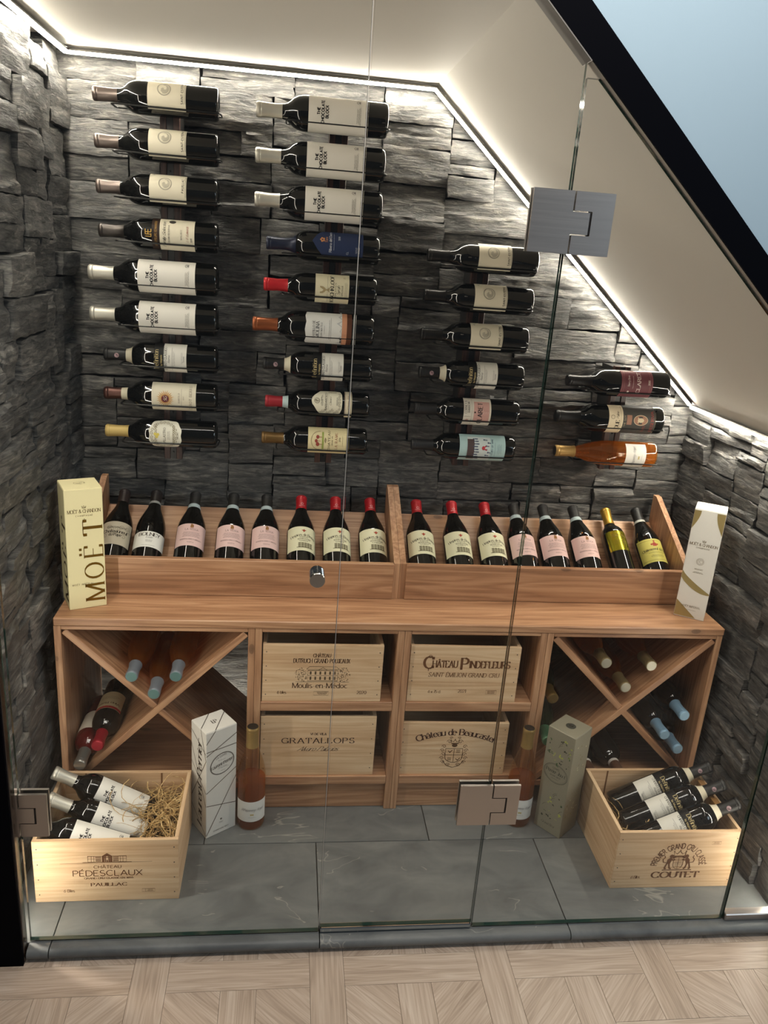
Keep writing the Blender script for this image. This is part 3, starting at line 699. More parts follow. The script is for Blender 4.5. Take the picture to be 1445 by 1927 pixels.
class Print:
    """flat artwork in metres, later wrapped on a plane or a bottle"""
    def __init__(s): s.v = []; s.f = []
    def poly(s, pts):
        o = len(s.v); s.v += [tuple(p) for p in pts]; s.f.append(tuple(range(o, o+len(pts)))); return s
    def rect(s, x, y, w_, h_, n=1):
        for i in range(n):
            a, b = x-w_/2+w_*i/n, x-w_/2+w_*(i+1)/n
            s.poly([(a, y-h_/2), (b, y-h_/2), (b, y+h_/2), (a, y+h_/2)])
        return s
    def disc(s, x, y, rx, ry=None, n=16):
        ry = ry or rx
        o = len(s.v); s.v.append((x, y)); s.v += [(x+rx*cos(2*pi*i/n), y+ry*sin(2*pi*i/n)) for i in range(n)]
        s.f += [(o, o+1+i, o+1+(i+1) % n) for i in range(n)]; return s
    def ring(s, x, y, rx, ry, t, n=28):
        return s.stroke([(x+rx*cos(2*pi*i/n), y+ry*sin(2*pi*i/n)) for i in range(n+1)], t, t)
    def stroke(s, pts, tv, th, fx=None):
        """ribbon: tv thickness of vertical strokes, th of horizontal ones"""
        n = len(pts)
        if n < 2: return s
        o = len(s.v); closed = math.dist(pts[0], pts[-1]) < 1e-6 and n > 3
        for i in range(n):
            a = pts[i-1] if i > 0 else (pts[-2] if closed else pts[0]); b = pts[i+1] if i < n-1 else (pts[1] if closed else pts[-1])
            dx, dy = b[0]-a[0], b[1]-a[1]; L_ = math.hypot(dx, dy) or 1.0
            nx, ny = -dy/L_, dx/L_
            wd = (th+(tv-th)*abs(dy)/L_)/2
            if 0 < i < n-1:
                d1 = (pts[i][0]-a[0], pts[i][1]-a[1]); l1 = math.hypot(*d1) or 1
                c_ = max(0.55, abs((d1[0]*dx+d1[1]*dy)/(l1*L_))); wd /= c_
            p, q = (pts[i][0]+nx*wd, pts[i][1]+ny*wd), (pts[i][0]-nx*wd, pts[i][1]-ny*wd)
            s.v += [p, q]
        for i in range(n-1): s.f.append((o+2*i, o+2*i+1, o+2*i+3, o+2*i+2))
        return s
    def line(s, x0, y0, x1, y1, t, n=1):
        return s.stroke([(x0+(x1-x0)*i/n, y0+(y1-y0)*i/n) for i in range(n+1)], t, t)
    def path(s, pts, t): return s.stroke(pts, t, t)
    def text(s, txt, x, y, h, bold=.13, thin=None, serif=False, shear=0.0, sp=.24, wide=1.0, arc_r=None, align=0, rot=0.0, fit=None):
        """text of cap height h centred on (x, y = baseline); arc_r > 0 bends it over a circle"""
        thin = bold if thin is None else thin
        adv = []; tot = 0
        for ch in txt:
            g = GL.get(ACC[ch][0] if ch in ACC else ch)
            wd = (.34 if g is None else g[0])*wide; adv.append((ch, tot, wd)); tot += wd+sp*(1.0 if ch != ' ' else .6)
        tot -= sp
        if fit: 
            kx = fit/(tot*h)
        else: kx = 1.0
        x_off = {0: -tot/2, -1: 0, 1: -tot}[align]
        for ch, o, wd in adv:
            base = ACC[ch][0] if ch in ACC else ch
            g = GL.get(base)
            if g is None: continue
            strokes = [list(q) for q in g[1]]
            if ch in ACC:
                if ACC[ch][1]: strokes.append(ACC[ch][1])
                else: strokes += [ln(.12, 1.12, .12, 1.26), ln(.4, 1.12, .4, 1.26)]
            if serif:
                ex = []
                for q in strokes:
                    for a, b in ((q[0], q[1]), (q[-1], q[-2])):
                        dx, dy = b[0]-a[0], b[1]-a[1]
                        if abs(dy) > abs(dx)*0.9 and (abs(a[1]) < .01 or abs(a[1]-1) < .01 or abs(a[1]-.66) < .01 or abs(a[1]+.3) < .01) and not ('S' == base or base in 'CGOQceos0368'):
                            hw_ = .10 if base.isupper() else .08
                            if not (base in 'AMNVW' and abs(a[1]-(1 if base == 'A' else 0)) < .01 and base != 'M' and base != 'N'): ex.append([(a[0]-hw_, a[1]), (a[0]+hw_, a[1])])
                        elif abs(dx) > abs(dy) and base in 'EFLTZ' and a[0] > .3*g[0] or (base in 'TZ' and abs(dx) > abs(dy) and a[0] < .1):
                            sg = -1 if a[1] > .9 else 1
                            if abs(a[1]) < .01 or abs(a[1]-1) < .01: ex.append([(a[0], a[1]), (a[0], a[1]+sg*.2)])
                    if base in 'CGS' and base.isupper():
                        for a in ((q[0], q[-1]) if len(q) > 4 else ()):
                            ex.append([(a[0], a[1]-.10), (a[0], a[1]+.12)])
                strokes += ex
            for q in strokes:
                o0 = len(s.v)
                s.stroke([(px*wide, py) for px, py in q], bold, thin)
                for k in range(o0, len(s.v)):
                    px, py = s.v[k]; px = (px+o+x_off+shear*py)*h*kx; py = py*h
                    if arc_r:
                        a = px/abs(arc_r); rr = abs(arc_r)+(py if arc_r > 0 else -py)
                        px, py = (rr*sin(a), rr*cos(a)-arc_r) if arc_r > 0 else (rr*sin(a), -rr*cos(a)-arc_r)
                    if rot: px, py = px*cos(rot)-py*sin(rot), px*sin(rot)+py*cos(rot)
                    s.v[k] = (x+px, y+py)
        return s
    def greek(s, x, y, w_, h_, rows, t, seed=0, gap=.35):
        """rows of unreadably fine print, shown as broken fine lines"""
        rg = random.Random(seed)
        for i in range(rows):
            yy = y+h_/2-h_*(i+.5)/rows; ww = w_*rg.uniform(.7, 1.0); xx = x-ww/2
            while xx < x+ww/2:
                l_ = min(rg.uniform(.004, .010), x+ww/2-xx); s.rect(xx+l_/2, yy, l_*.88, t); xx += l_
        return s
    def mesh(s, fmap, mat):
        me = bpy.data.meshes.new('lettering'); me.from_pydata([fmap(x, y) for x, y in s.v], [], s.f); me.materials.append(mat); me.update(); return me
def plane_map(org, ux, uy, off=0.0004):
    """2-D art onto a plane: org = centre, ux/uy unit axes (3-D), pushed off along their normal"""
    org, ux, uy = Vector(org), Vector(ux), Vector(uy); n = ux.cross(uy)*off
    return lambda x, y: org+ux*x+uy*y+n
def cyl_map(rad, zc, off=0.0006, roll=0.0):
    return lambda x, y: ((rad+off)*sin(x/rad+roll), -(rad+off)*cos(x/rad+roll), zc+y)
# ---- small emblems
def crown(p, x, y, s, t):
    p.path([(x-s, y), (x-s*1.15, y+s*.9), (x-s*.5, y+s*.45), (x, y+s*1.15), (x+s*.5, y+s*.45), (x+s*1.15, y+s*.9), (x+s, y), (x-s, y)], t)
    for q in (-1.15, 0, 1.15): p.disc(x+q*s, y+s*(1.3 if q == 0 else 1.05), s*.14, n=8)
    p.rect(x, y-s*.15, 2*s, s*.16)
def shield(p, x, y, w_, h_, t, quarters=True):
    o = [(x-w_/2, y+h_/2), (x+w_/2, y+h_/2), (x+w_/2, y-h_*.1)]+[(x+w_/2*cos(R(a)), y-h_*.1-h_*.4*sin(R(a))) for a in range(0, 181, 20)]+[(x-w_/2, y+h_/2)]
    p.path(o, t)
    if quarters: p.line(x, y+h_/2, x, y-h_/2, t*.7); p.line(x-w_/2, y+h_*.05, x+w_/2, y+h_*.05, t*.7)
def scroll(p, x, y, s, t, flip=1, turns=1.4):
    p.path([(x+flip*s*(1-i/18)*cos(R(i*turns*20)), y+s*(1-i/18)*sin(R(i*turns*20))) for i in range(17)], t)
def lion(p, x, y, s, f):
    """rampant beast, facing +x for f = 1"""
    X = lambda a: x+f*a*s; Y = lambda b: y+b*s
    p.poly([(X(-.25), Y(-.1)), (X(.12), Y(-.15)), (X(.3), Y(.5)), (X(.05), Y(.62)), (X(-.2), Y(.35))])
    p.disc(X(.18), Y(.78), s*.22, s*.21, 12)
    for q in ((.3, .55, .62, .72), (.25, .3, .6, .38), (-.18, -.05, -.38, -.72), (.02, -.1, .16, -.72), (.16, -.72, .34, -.72), (-.38, -.72, -.18, -.74)): p.line(X(q[0]), Y(q[1]), X(q[2]), Y(q[3]), s*.16)
    p.path([(X(-.25), Y(0)), (X(-.6), Y(.05)), (X(-.68), Y(.4)), (X(-.48), Y(.62)), (X(-.56), Y(.85))], s*.09)
# ------------------------------------------------------------------ bottle shapes (axis +z, base at z = 0)
PROF = {
 'bordeaux': [(0.0, .012), (.018, .008), (.027, .0), (.0335, .0), (.0366, .003), (.0378, .009), (.0378, .060), (.0378, .120), (.0378, .184), (.0372, .193), (.0350, .203), (.0305, .2125), (.0245, .2195), (.0190, .2265), (.0163, .2345), (.0150, .246), (.0146, .262), (.0144, .283), (.0162, .2845), (.0162, .2930), (.0150, .2950), (.0, .2950)],
 'burgundy': [(0.0, .014), (.018, .010), (.030, .0), (.0362, .0), (.0398, .0035), (.0412, .010), (.0412, .070), (.0412, .150), (.0404, .162), (.0382, .175), (.0344, .188), (.0292, .202), (.0238, .2155), (.0192, .228), (.0164, .240), (.0151, .252), (.0147, .2775), (.0163, .2785), (.0163, .2860), (.0150, .2880), (.0, .2880)],
 'provence': [(0.0, .010), (.020, .006), (.029, .0), (.0345, .0), (.0372, .003), (.0384, .009), (.0384, .080), (.0384, .142), (.0378, .158), (.0358, .176), (.0322, .193), (.0272, .209), (.0222, .224), (.0184, .238), (.0160, .252), (.0149, .266), (.0146, .292), (.0160, .2935), (.0160, .3030), (.0150, .3050), (.0, .3050)],
}
HT = {'bordeaux': .295, 'burgundy': .288, 'provence': .305}
RAD = {'bordeaux': .0378, 'burgundy': .0412, 'provence': .0384}
_bm = {}
def body_mesh(shape, mat):
    k = (shape, mat)
    if k not in _bm: _bm[k] = MB().lathe(PROF[shape], 36).mesh('body', M[mat], 45)
    return _bm[k]
def radius_at(shape, z):
    pr = PROF[shape][3:]
    for (r0, z0), (r1, z1) in zip(pr, pr[1:]):
        if z0 <= z <= z1 and z1 > z0: return r0+(r1-r0)*(z-z0)/(z1-z0)
    return pr[-2][0]
def sleeve(shape, z0, z1, off, top=False):
    """thin skin over the bottle between two heights (capsules, neck bands)"""
    zs = sorted({z0, z1}|{z for r, z in PROF[shape][5:-1] if z0 < z < z1})
    pr = [(radius_at(shape, z0), z0)]+[(radius_at(shape, z)+off, z) for z in zs]
    if top:
        H_ = HT[shape]; pr = [q for q in pr if q[1] < H_-0.013]
        pr += [(.0158+off, H_-.0125), (.0160+off, H_-.0105), (.0156+off, H_-.0098), (.0162+off, H_-.0088), (.0163+off, H_-.002), (.0150, H_+.0008), (.0, H_+.0008)]
    else: pr.append((radius_at(shape, z1), z1))
    return pr
_sm = {}
def sleeve_mesh(shape, z0, z1, off, top, mat):
    k = (shape, round(z0, 4), round(z1, 4), off, top, mat.name)
    if k not in _sm: _sm[k] = MB().lathe(sleeve(shape, z0, z1, off, top), 26).mesh('capsule', mat, 40)
    return _sm[k]
def label_mesh(rad, z0, z1, half, mat, outline=None):
    """curved paper; outline: optional list of (x, y) for a die-cut shape"""
    m = MB(); o = 0.0003; f = lambda x, y: ((rad+o)*sin(x/rad), -(rad+o)*cos(x/rad), y)
    if outline is None:
        n = 16; vs = []
        for i in range(n+1):
            x = -half+2*half*i/n; vs += [f(x, z0), f(x, z1)]
        m.add(vs, [(2*i, 2*i+2, 2*i+3, 2*i+1) for i in range(n)])
    else:
        fine = []
        for i_, (ax_, ay_) in enumerate(outline):
            bx_, by_ = outline[(i_+1) % len(outline)]; k_ = max(1, int(math.dist((ax_, ay_), (bx_, by_))/.004)+1)
            fine += [(ax_+(bx_-ax_)*q/k_, ay_+(by_-ay_)*q/k_) for q in range(k_)]
        outline = fine
        zc = (z0+z1)/2; N = len(outline); rings = 12; vs = [f(0, zc)]
        for k in range(1, rings+1):
            for x, y in outline: vs.append(f(x*k/rings, zc+y*k/rings))
        fs = [(0, 1+i, 1+(i+1) % N) for i in range(N)]
        for k in range(rings-1):
            for i in range(N): fs.append((1+k*N+i, 1+(k+1)*N+i, 1+(k+1)*N+(i+1) % N, 1+k*N+(i+1) % N))
        m.add(vs, fs)
    return m.mesh('label', mat, 60)
# ---- recipes: each kind builds its meshes once; every bottle links them again
KIND = {}
def kind(name, shape, glass, cap=None, cap_len=.06, bands=(), labels=(), wine=None, top=None):
    """labels: (z0, z1, half width, paper, outline, [(Print, ink material), ...]); bands: (z0, z1, material)"""
    KIND[name] = dict(shape=shape, glass=glass, cap=cap, cap_len=cap_len, bands=bands, labels=labels, wine=wine, top=top, cache=None)
def bottle(kname, label, M4, group=None, cat='wine bottle', name='wine_bottle'):
    K = KIND[kname]; sh = K['shape']; H_ = HT[sh]; rad = RAD[sh]
    t = thing(name, label, cat, group=group); t.matrix_world = M4
    if K['cache'] is None:
        out = [('glass_body', body_mesh(sh, K['glass']), [])]
        if K['wine'] is not None:
            pr = [(max(r-.0022, 0.0), z+.002) for r, z in PROF[sh] if z < K['wine']-.003]; pr += [(radius_at(sh, K['wine'])-.0022, K['wine']), (0.0, K['wine'])]
            out.append(('wine', MB().lathe(pr, 24).mesh('wine', M['wine'], 45), []))
        if K['cap']: out.append(('capsule', sleeve_mesh(sh, H_-K['cap_len'], H_, .0006, True, K['cap']), []))
        if K['top']: out.append(('capsule_top', MB().lathe([(.0, H_+.0009), (.0146, H_+.0009), (.0140, H_+.0016), (.0, H_+.0016)], 24).mesh('capsule_top', K['top']), []))
        if K.get('emblem') is not None:
            er, ez, el = K['emblem']; cm_ = lambda o_: (lambda x, y: ((er+o_)*sin(x/er), -(er+o_)*cos(x/er), ez+y))
            out[-1][2].extend([('emblem', e_.mesh(cm_(.0012+.0004*i_), em_)) for i_, (e_, em_) in enumerate(el)])
        for z0, z1, mt in K['bands']: out.append(('neck_band', sleeve_mesh(sh, z0, z1, .0009, False, mt), []))
        for z0, z1, half, mt, ol, arts in K['labels']:
            sub = [('lettering', p.mesh(cyl_map(rad, (z0+z1)/2, .0007+.00025*i), im)) for i, (p, im) in enumerate(arts) if p.v]
            out.append(('label', label_mesh(rad, z0, z1, half, mt, ol), sub))
        K['cache'] = out
    for nm, me, sub in K['cache']:
        o = link(nm, me, t)
        for n2, m2 in sub: link(n2, m2, o)
    return t
def lying_left(xbase, z, roll=0.0, scale=1.0, y=None, tilt=0.0):
    """neck toward -x, label toward the room"""
    y = BY if y is None else y
    return Matrix.Translation((xbase, y, z)) @ Matrix.Rotation(R(-90-tilt), 4, 'Y') @ Matrix.Rotation(R(roll), 4, 'Z') @ Matrix.Scale(scale, 4)
def aimed(base, tip, roll=0.0, scale=1.0, up=(0, -1, 0)):
    """bottle from base point to tip direction; label toward 'up' as far as possible"""
    b, d = Vector(base), (Vector(tip)-Vector(base)).normalized()
    f = Vector(up); f = (f-d*f.dot(d)).normalized()     # label direction = local -y
    y_ = -f; x_ = y_.cross(d)
    m = Matrix((x_, y_, d)).transposed().to_4x4(); m.translation = b
    return m @ Matrix.Rotation(R(roll), 4, 'Z') @ Matrix.Scale(scale, 4)
# ---- papers and inks
CREAM, WHITE, OFFW = paper(228, 219, 196), paper(230, 226, 216), paper(222, 214, 198)
BLK, GREY, GOLDI, REDI, BROWNI = ink(28, 26, 26), ink(120, 116, 108), ink(176, 136, 70), ink(150, 40, 40), ink(96, 66, 40)
def wl(f0, f1, H_=.295): return H_*(1-f1), H_*(1-f0)          # label span given from the tip
# estate wine with an embossed round seal
def seal_kind(name, cap, town):
    z0, z1 = wl(.443, .745); p, q = Print(), Print()
    for r_ in (.0155, .0142): q.ring(0.004, .006, r_, r_, .0007)
    for k in range(5): q.path([(0.004+(.002+.0022*k)*cos(R(a)), .006+(.002+.0022*k)*sin(R(a))) for a in range(40*k, 40*k+230, 23)], .0008)
    p.text(town, .002, -.0385, .0052, .17, sp=.34); p.rect(.002, -.0415, .056, .0004, 6); p.rect(.002, -.043, .056, .0004, 6)
    p.text('R', .030, .032, .005, .14, .06, True, shear=.25); p.line(.034, .030, .042, .040, .0005)
    kind(name, 'bordeaux', 'bottle_dark', cap, .057, labels=[(z0, z1, .044, CREAM, None, [(p, ink(52, 48, 46)), (q, ink(136, 132, 122))])])
seal_kind('seal_estephe', foil(104, 92, 86), 'SAINT-ESTÈPHE'); seal_kind('seal_pauillac', foil(104, 92, 86), 'PAUILLAC'); seal_kind('seal_black', foil(34, 32, 31), 'SAINT-ESTÈPHE')
# white block-letter label
z0, z1 = wl(.390, .832); p = Print(); q = Print()
p.text('THE', .006, .0395, .0062, .26, sp=.26); p.text('CHOCOLATE', .006, .0302, .0062, .26, sp=.24); p.text('BLOCK', .006, .0209, .0062, .26, sp=.24)
p.path([(.030, -.050), (.030, -.044), (.034, -.042), (.038, -.044), (.038, -.050), (.030, -.050)], .0008); p.text('8', .034, -.0495, .004, .2)
q.greek(.002, -.047, .040, .010, 4, .0006, 3)
kind('block', 'bordeaux', 'bottle_dark', foil(196, 192, 180, .42, .6), .057, labels=[(z0, z1, .052, paper(236, 231, 221), None, [(p, BLK), (q, GREY)])])
# family selection label
z0, z1 = wl(.52, .81); p, q, g, r_ = Print(), Print(), Print(), Print()
p.text('Family Selection', 0, .028, .0075, .10, .05, True, .3, sp=.10, fit=.066); p.text('GRAN RESERVA', 0, .018, .0042, .13, .06, True, sp=.3)
p.text('MALBEC', 0, -.012, .0040, .13, .06, True, sp=.4); r_.text('L. F. Edwards', .002, -.028, .006, .09, .05, shear=.4, sp=.1); p.disc(.034, .012, .0062, .0085)
p.text('2019', -.012, -.037, .004, .14)
g.text('LUIS FELIPE EDWARDS', 0, -.003, .0052, .15, .08, True, sp=.16)
zb0, zb1 = wl(.455, .518); z2_0, z2_1 = wl(.40, .462); g2 = Print(); g2.text('LFE', 0, -.0075, .014, .12, sp=-.12)
kind('family', 'bordeaux', 'bottle_dark', foil(58, 52, 48), .062, labels=[(z0, z1, .050, CREAM, None, [(p, ink(60, 54, 50)), (r_, ink(150, 60, 50))]), (zb0, zb1, .050, paper(48, 32, 24), None, [(g, GOLDI)]), (z2_0, z2_1+.004, .012, paper(20, 18, 18), None, [(g2, ink(214, 168, 80))])])
# classico with black shoulder label
def classico(name, band_paper=paper(222, 212, 188)):
    z0, z1 = wl(.535, .735); zb0, zb1 = wl(.452, .536); p, g = Print(), Print()
    p.text('CHIANTI CLASSICO', 0, .0215, .0068, .14, .06, True, sp=.18, fit=.070); p.text('Riserva', 0, .0135, .0052, .11, .06, shear=.3, sp=.16)
    p.rect(0, .008, .066, .0005, 8); p.greek(0, .003, .05, .006, 2, .0005, 5); p.greek(.004, -.0175, .034, .005, 2, .0004, 6); p.text('Toscana', 0, -.024, .004, .1, shear=.4, sp=.14)
    g.text('Definition', -.002, .0015, .0115, .14, .06, True, sp=.13); g.text('by Majestic', -.004, -.008, .0052, .15, sp=.15)
    em = Print(); em.disc(0, 0, .0058); em2 = Print(); em2.path([(-.002, -.003), (-.0005, .002), (.001, -.001), (.003, .003), (.002, -.002), (0, -.0035), (-.002, -.003)], .0012); em2.ring(0, 0, .0046, .0046, .0004)
    kind(name, 'bordeaux', 'bottle_dark', foil(24, 23, 23, .45, .2), .057, bands=[(.2225+.0, .238, paper(216, 206, 178))] if False else [(.2215, .2385, band_paper)],
         labels=[(z0, z1, .052, WHITE, None, [(p, ink(56, 54, 54))]), (zb0, zb1, .052, paper(17, 16, 16), None, [(g, ink(196, 176, 126))])])
    KIND[name]['emblem'] = (.0152, .262, [(em, paper(206, 170, 176)), (em2, BLK)])
classico('classico')
# sunburst
z0, z1 = wl(.43, .82); p, g, r_ = Print(), Print(), Print()
for k in range(24):
    a = 2*pi*k/24; c_, s_ = cos(a), sin(a); i0, i1 = .0135, (.024 if k % 2 else .0215)
    g.poly([(i0*c_-.0014*s_, .022+i0*s_+.0014*c_), (i0*c_+.0014*s_, .022+i0*s_-.0014*c_), (i1*c_, .022+i1*s_)])
g.ring(0, .022, .0112, .0112, .0022); r_.disc(0, .022, .0096); p.text('BAROLO', .003, -.0155, .0042, .12, .06, True, sp=.4); p.rect(.003, -.020, .05, .0004, 6); p.text('2017', .003, -.027, .003, .1, sp=.4)
p.text('CABOT BERRO', .004, -.047, .0066, .12, .05, True, sp=.38)
w2 = Print(); w2.text('SG', 0, .0178, .008, .12, shear=.3, sp=.1)
kind('sunburst', 'bordeaux', 'bottle_dark', foil(78, 46, 38), .045, bands=[(.2345, .2505, paper(218, 208, 182))], labels=[(z0, z1, .052, CREAM, None, [(p, BROWNI), (g, ink(206, 146, 58)), (r_, ink(112, 48, 54)), (w2, CREAM)])])
# die-cut baroque label
def wavy(w_, h_, waves, amp, ex=2.6, n=56):
    out = []
    for i in range(n):
        a = 2*pi*i/n; c_, s_ = cos(a), sin(a); r0 = (abs(c_/w_)**ex+abs(s_/h_)**ex)**(-1/ex)
        r0 *= 1+amp*cos(waves*a); out.append((r0*c_, r0*s_))
    return out
z0, z1 = wl(.40, .69); p, g, y_ = Print(), Print(), Print()
p.text('PILLASTRO', 0, -.001, .0062, .14, .06, True, sp=.22); p.greek(0, -.009, .03, .008, 3, .0005, 8); p.greek(0, -.033, .022, .005, 2, .0005, 2)
for k in range(22):
    a = 2*pi*k/22; scroll(g, .037*cos(a), .033*sin(a)+.002, .0050, .0011, 1 if k % 2 else -1)
for k in range(9): scroll(g, -.028+.007*k, .024, .0042, .0010, -1 if k % 2 else 1); scroll(g, -.024+.006*k, -.023, .0040, .0010, -1 if k % 2 else 1)
for dx_, dy_ in ((-.004, .022), (.003, .026), (.002, .019)): y_.disc(dx_, dy_, .0040)
kind('baroque', 'bordeaux', 'bottle_dark', foil(214, 184, 112, .5, .15), .060, labels=[(z0, z1, .045, paper(234, 229, 212), wavy(.048, .0425, 10, .03), [(p, ink(70, 62, 48)), (g, ink(140, 128, 96)), (y_, ink(226, 206, 104))])])
# navy pointed label
z0, z1 = wl(.40, .85); h_ = (z1-z0)/2; p, g = Print(), Print()
p.text('Ribera del Duero', .003, .016, .0065, .15, .07, True, sp=.12, fit=.058); p.greek(.003, .010, .05, .004, 1, .0006, 2); p.text('2018', .010, -.006, .0045, .15); p.greek(-.018, -.052, .02, .012, 4, .0006, 4); p.text('CL', -.026, -.028, .005, .12)
g.text('Toro', .004, .0265, .0062, .12, .06, True, .2, sp=.14)
for k in range(5): g.disc(.004+.0042*cos(2*pi*k/5+1.57), .040+.0042*sin(2*pi*k/5+1.57), .0026, n=10)
kind('navy', 'bordeaux', 'bottle_dark', foil(28, 34, 56, .4, .3), .076, labels=[(z0, z1, .040, paper(38, 50, 84), [(-.040, -h_), (-.02, -h_), (0, -h_), (.02, -h_), (.040, -h_), (.040, 0), (.040, h_*.55), (.02, h_*.8), (0, h_), (-.02, h_*.8), (-.040, h_*.55), (-.040, 0)], [(p, ink(206, 208, 214)), (g, ink(206, 140, 90))])])
# goblet label, red capsule
z0, z1 = wl(.452, .75); p, g = Print(), Print()
p.text('BOSCHKLOOF', .0, -.004, .0088, .18, .08, True, sp=.14, fit=.078); p.text('WINE ESTATE', 0, -.0105, .0035, .14, sp=.5); p.text('Syrah', 0, -.020, .008, .1, .05, shear=.4, sp=.12); p.text('EPILOGUE', 0, -.028, .004, .14, .07, True, sp=.3)
p.greek(0, -.036, .05, .008, 3, .0004, 9); p.rect(0, .0125, .074, .0004, 8)
g.poly([(-.009, .032), (.009, .032), (.0085, .025), (.005, .0195), (.0012, .0165), (-.0012, .0165), (-.005, .0195), (-.0085, .025)]); g.poly([(-.001, .017), (.001, .017), (.0018, .012), (.007, .0075), (-.007, .0075), (-.0018, .012)])
g.text('B', .034, -.034, .006, .12, .06, True)
kind('goblet', 'bordeaux', 'bottle_dark', foil(190, 30, 38, .4, .25), .062, bands=[], labels=[(z0, z1, .049, paper(222, 212, 180), None, [(p, ink(44, 40, 36)), (g, ink(164, 146, 108))]), (.257, .272, .009, OFFW, None, [(Print().greek(0, 0, .014, .011, 4, .0007, 4), GREY)])])
KIND['goblet']['labels'] = KIND['goblet']['labels'][:1]
# terracotta-footed label, copper capsule
z0, z1 = wl(.425, .765); p, g, a_ = Print(), Print(), Print()
p.text('CASTILLO DE', .0, .026, .0052, .13, .06, True, sp=.2); p.text('MOLINA', 0, .0155, .0082, .13, .05, True, sp=.22); p.text('SAN MATEO', 0, .008, .0040, .13, .06, True, sp=.35); p.rect(0, .003, .02, .0004, 3); p.rect(0, -.013, .06, .0004, 6); p.greek(0, -.009, .05, .004, 1, .0005, 2)
for dx_ in (-.034, -.029, -.022): p.disc(dx_, -.037, .0026, .0016); p.line(dx_-.001, -.037, dx_-.0014, -.041, .0008); p.line(dx_+.0012, -.037, dx_+.001, -.041, .0008)
g.rect(0, -.0455, .100, .012, 12)
for k in range(6): a_.poly([(-.045+.018*k, -.039), (-.030+.018*k, -.039), (-.037+.018*k, -.026-.004*(k % 3))])
KU = [( -.050, -.050), (-.025, -.050), (0, -.050), (.025, -.050), (.050, -.050), (.050, 0), (.050, .046), (.034, .0495), (.018, .047), (0, .050), (-.02, .047), (-.036, .050), (-.050, .047), (-.050, 0)]
zs_ = wl(.765, .81)
kind('terracotta', 'bordeaux', 'bottle_dark', foil(150, 84, 48, .35, .6), .060, labels=[(z0, z1, .050, paper(226, 224, 218), KU, [(a_, ink(190, 190, 190)), (g, ink(206, 146, 112)), (p, ink(60, 56, 56))]), (zs_[0], zs_[1], .050, paper(92, 54, 34), None, [])])
# shield label with strip
z0, z1 = wl(.43, .745); p, g = Print(), Print()
p.text('BARBARESCO', .006, -.001, .0062, .15, .07, True, sp=.18, fit=.052); p.text('ELISABETTA', .008, .0105, .0045, .12, .06, True, sp=.15); p.greek(.006, .016, .03, .003, 1, .0006, 1); p.text('Classico', .006, -.013, .006, .1, .05, shear=.4, sp=.14); p.text('RISERVA', .006, -.032, .0045, .12, .06, True, sp=.2); p.rect(.006, -.0045, .05, .0004, 5)
g.ring(.006, .0275, .0075, .0075, .0009); lion(g, .006, .0275, .0058, 1); shield(g, .006, .0275, .011, .012, .0006)
for k in range(8): scroll(g, -.028+.004*(k % 3), .018-.007*k, .0045, .0008, 1 if k % 2 else -1)
for k in range(6): scroll(g, -.016+.009*k, -.037, .0040, .0008, 1 if k % 2 else -1)
for k in range(4): scroll(g, .036, -.026+.006*k, .0036, .0008, -1)
zs_ = wl(.76, .83)
SHO = [(-.036, -.024), (-.030, -.038), (-.015, -.043), (.006, -.044), (.027, -.043), (.040, -.038), (.044, -.024), (.044, 0), (.042, .018), (.032, .026), (.024, .034), (.015, .041), (.006, .043), (-.003, .041), (-.012, .034), (-.022, .028), (-.033, .020), (-.036, 0)]
kind('shield', 'bordeaux', 'bottle_dark', foil(160, 34, 44, .45, .2), .049, bands=[(.2305, .2465, paper(190, 206, 206))], labels=[(z0, z1, .040, paper(230, 222, 198), SHO, [(p, ink(66, 56, 48)), (g, ink(124, 112, 88))]), (zs_[0], zs_[1], .048, paper(228, 216, 188), None, [(Print().text('Classico 2016', .004, -.003, .006, .1, .05, shear=.4, sp=.12).rect(.004, .0085, .09, .0012, 8), ink(140, 96, 70))])])
# pastoral label
z0, z1 = wl(.437, .81); p, g, r_, gr_ = Print(), Print(), Print(), Print()
g.path([(.028*cos(R(a)), .020+.026*sin(R(a))) for a in range(0, 181, 12)], .0010)
for dx_, dy_, rr in ((-.010, .026, .006), (-.001, .030, .005), (.010, .026, .0055)): r_.disc(dx_, dy_+.002, rr, rr*.8, 12); r_.rect(dx_, dy_-.006, .0012, .009)
gr_.rect(.0, .0135, .05, .005, 6); g.path([(-.006, .006), (0, .008), (.008, .006), (.003, .0045), (-.006, .006)], .0016)
p.text('CHATEAU', 0, -.007, .0060, .14, .06, True, sp=.3, fit=.060); p.text('GRAND VIN', 0, -.0145, .0035, .12, sp=.3); r_.text('LA RAME', .0, -.0275, .0068, .12, .05, True, sp=.45); p.text('2016', .004, -.036, .0045, .12); p.greek(0, -.042, .04, .004, 1, .0005, 3)
kind('pastoral', 'bordeaux', 'bottle_dark', foil(112, 84, 42, .4, .5), .061, labels=[(z0, z1, .047, paper(226, 210, 164), None, [(p, ink(80, 60, 44)), (g, ink(120, 96, 66)), (gr_, ink(150, 160, 80)), (r_, ink(148, 66, 54))])])
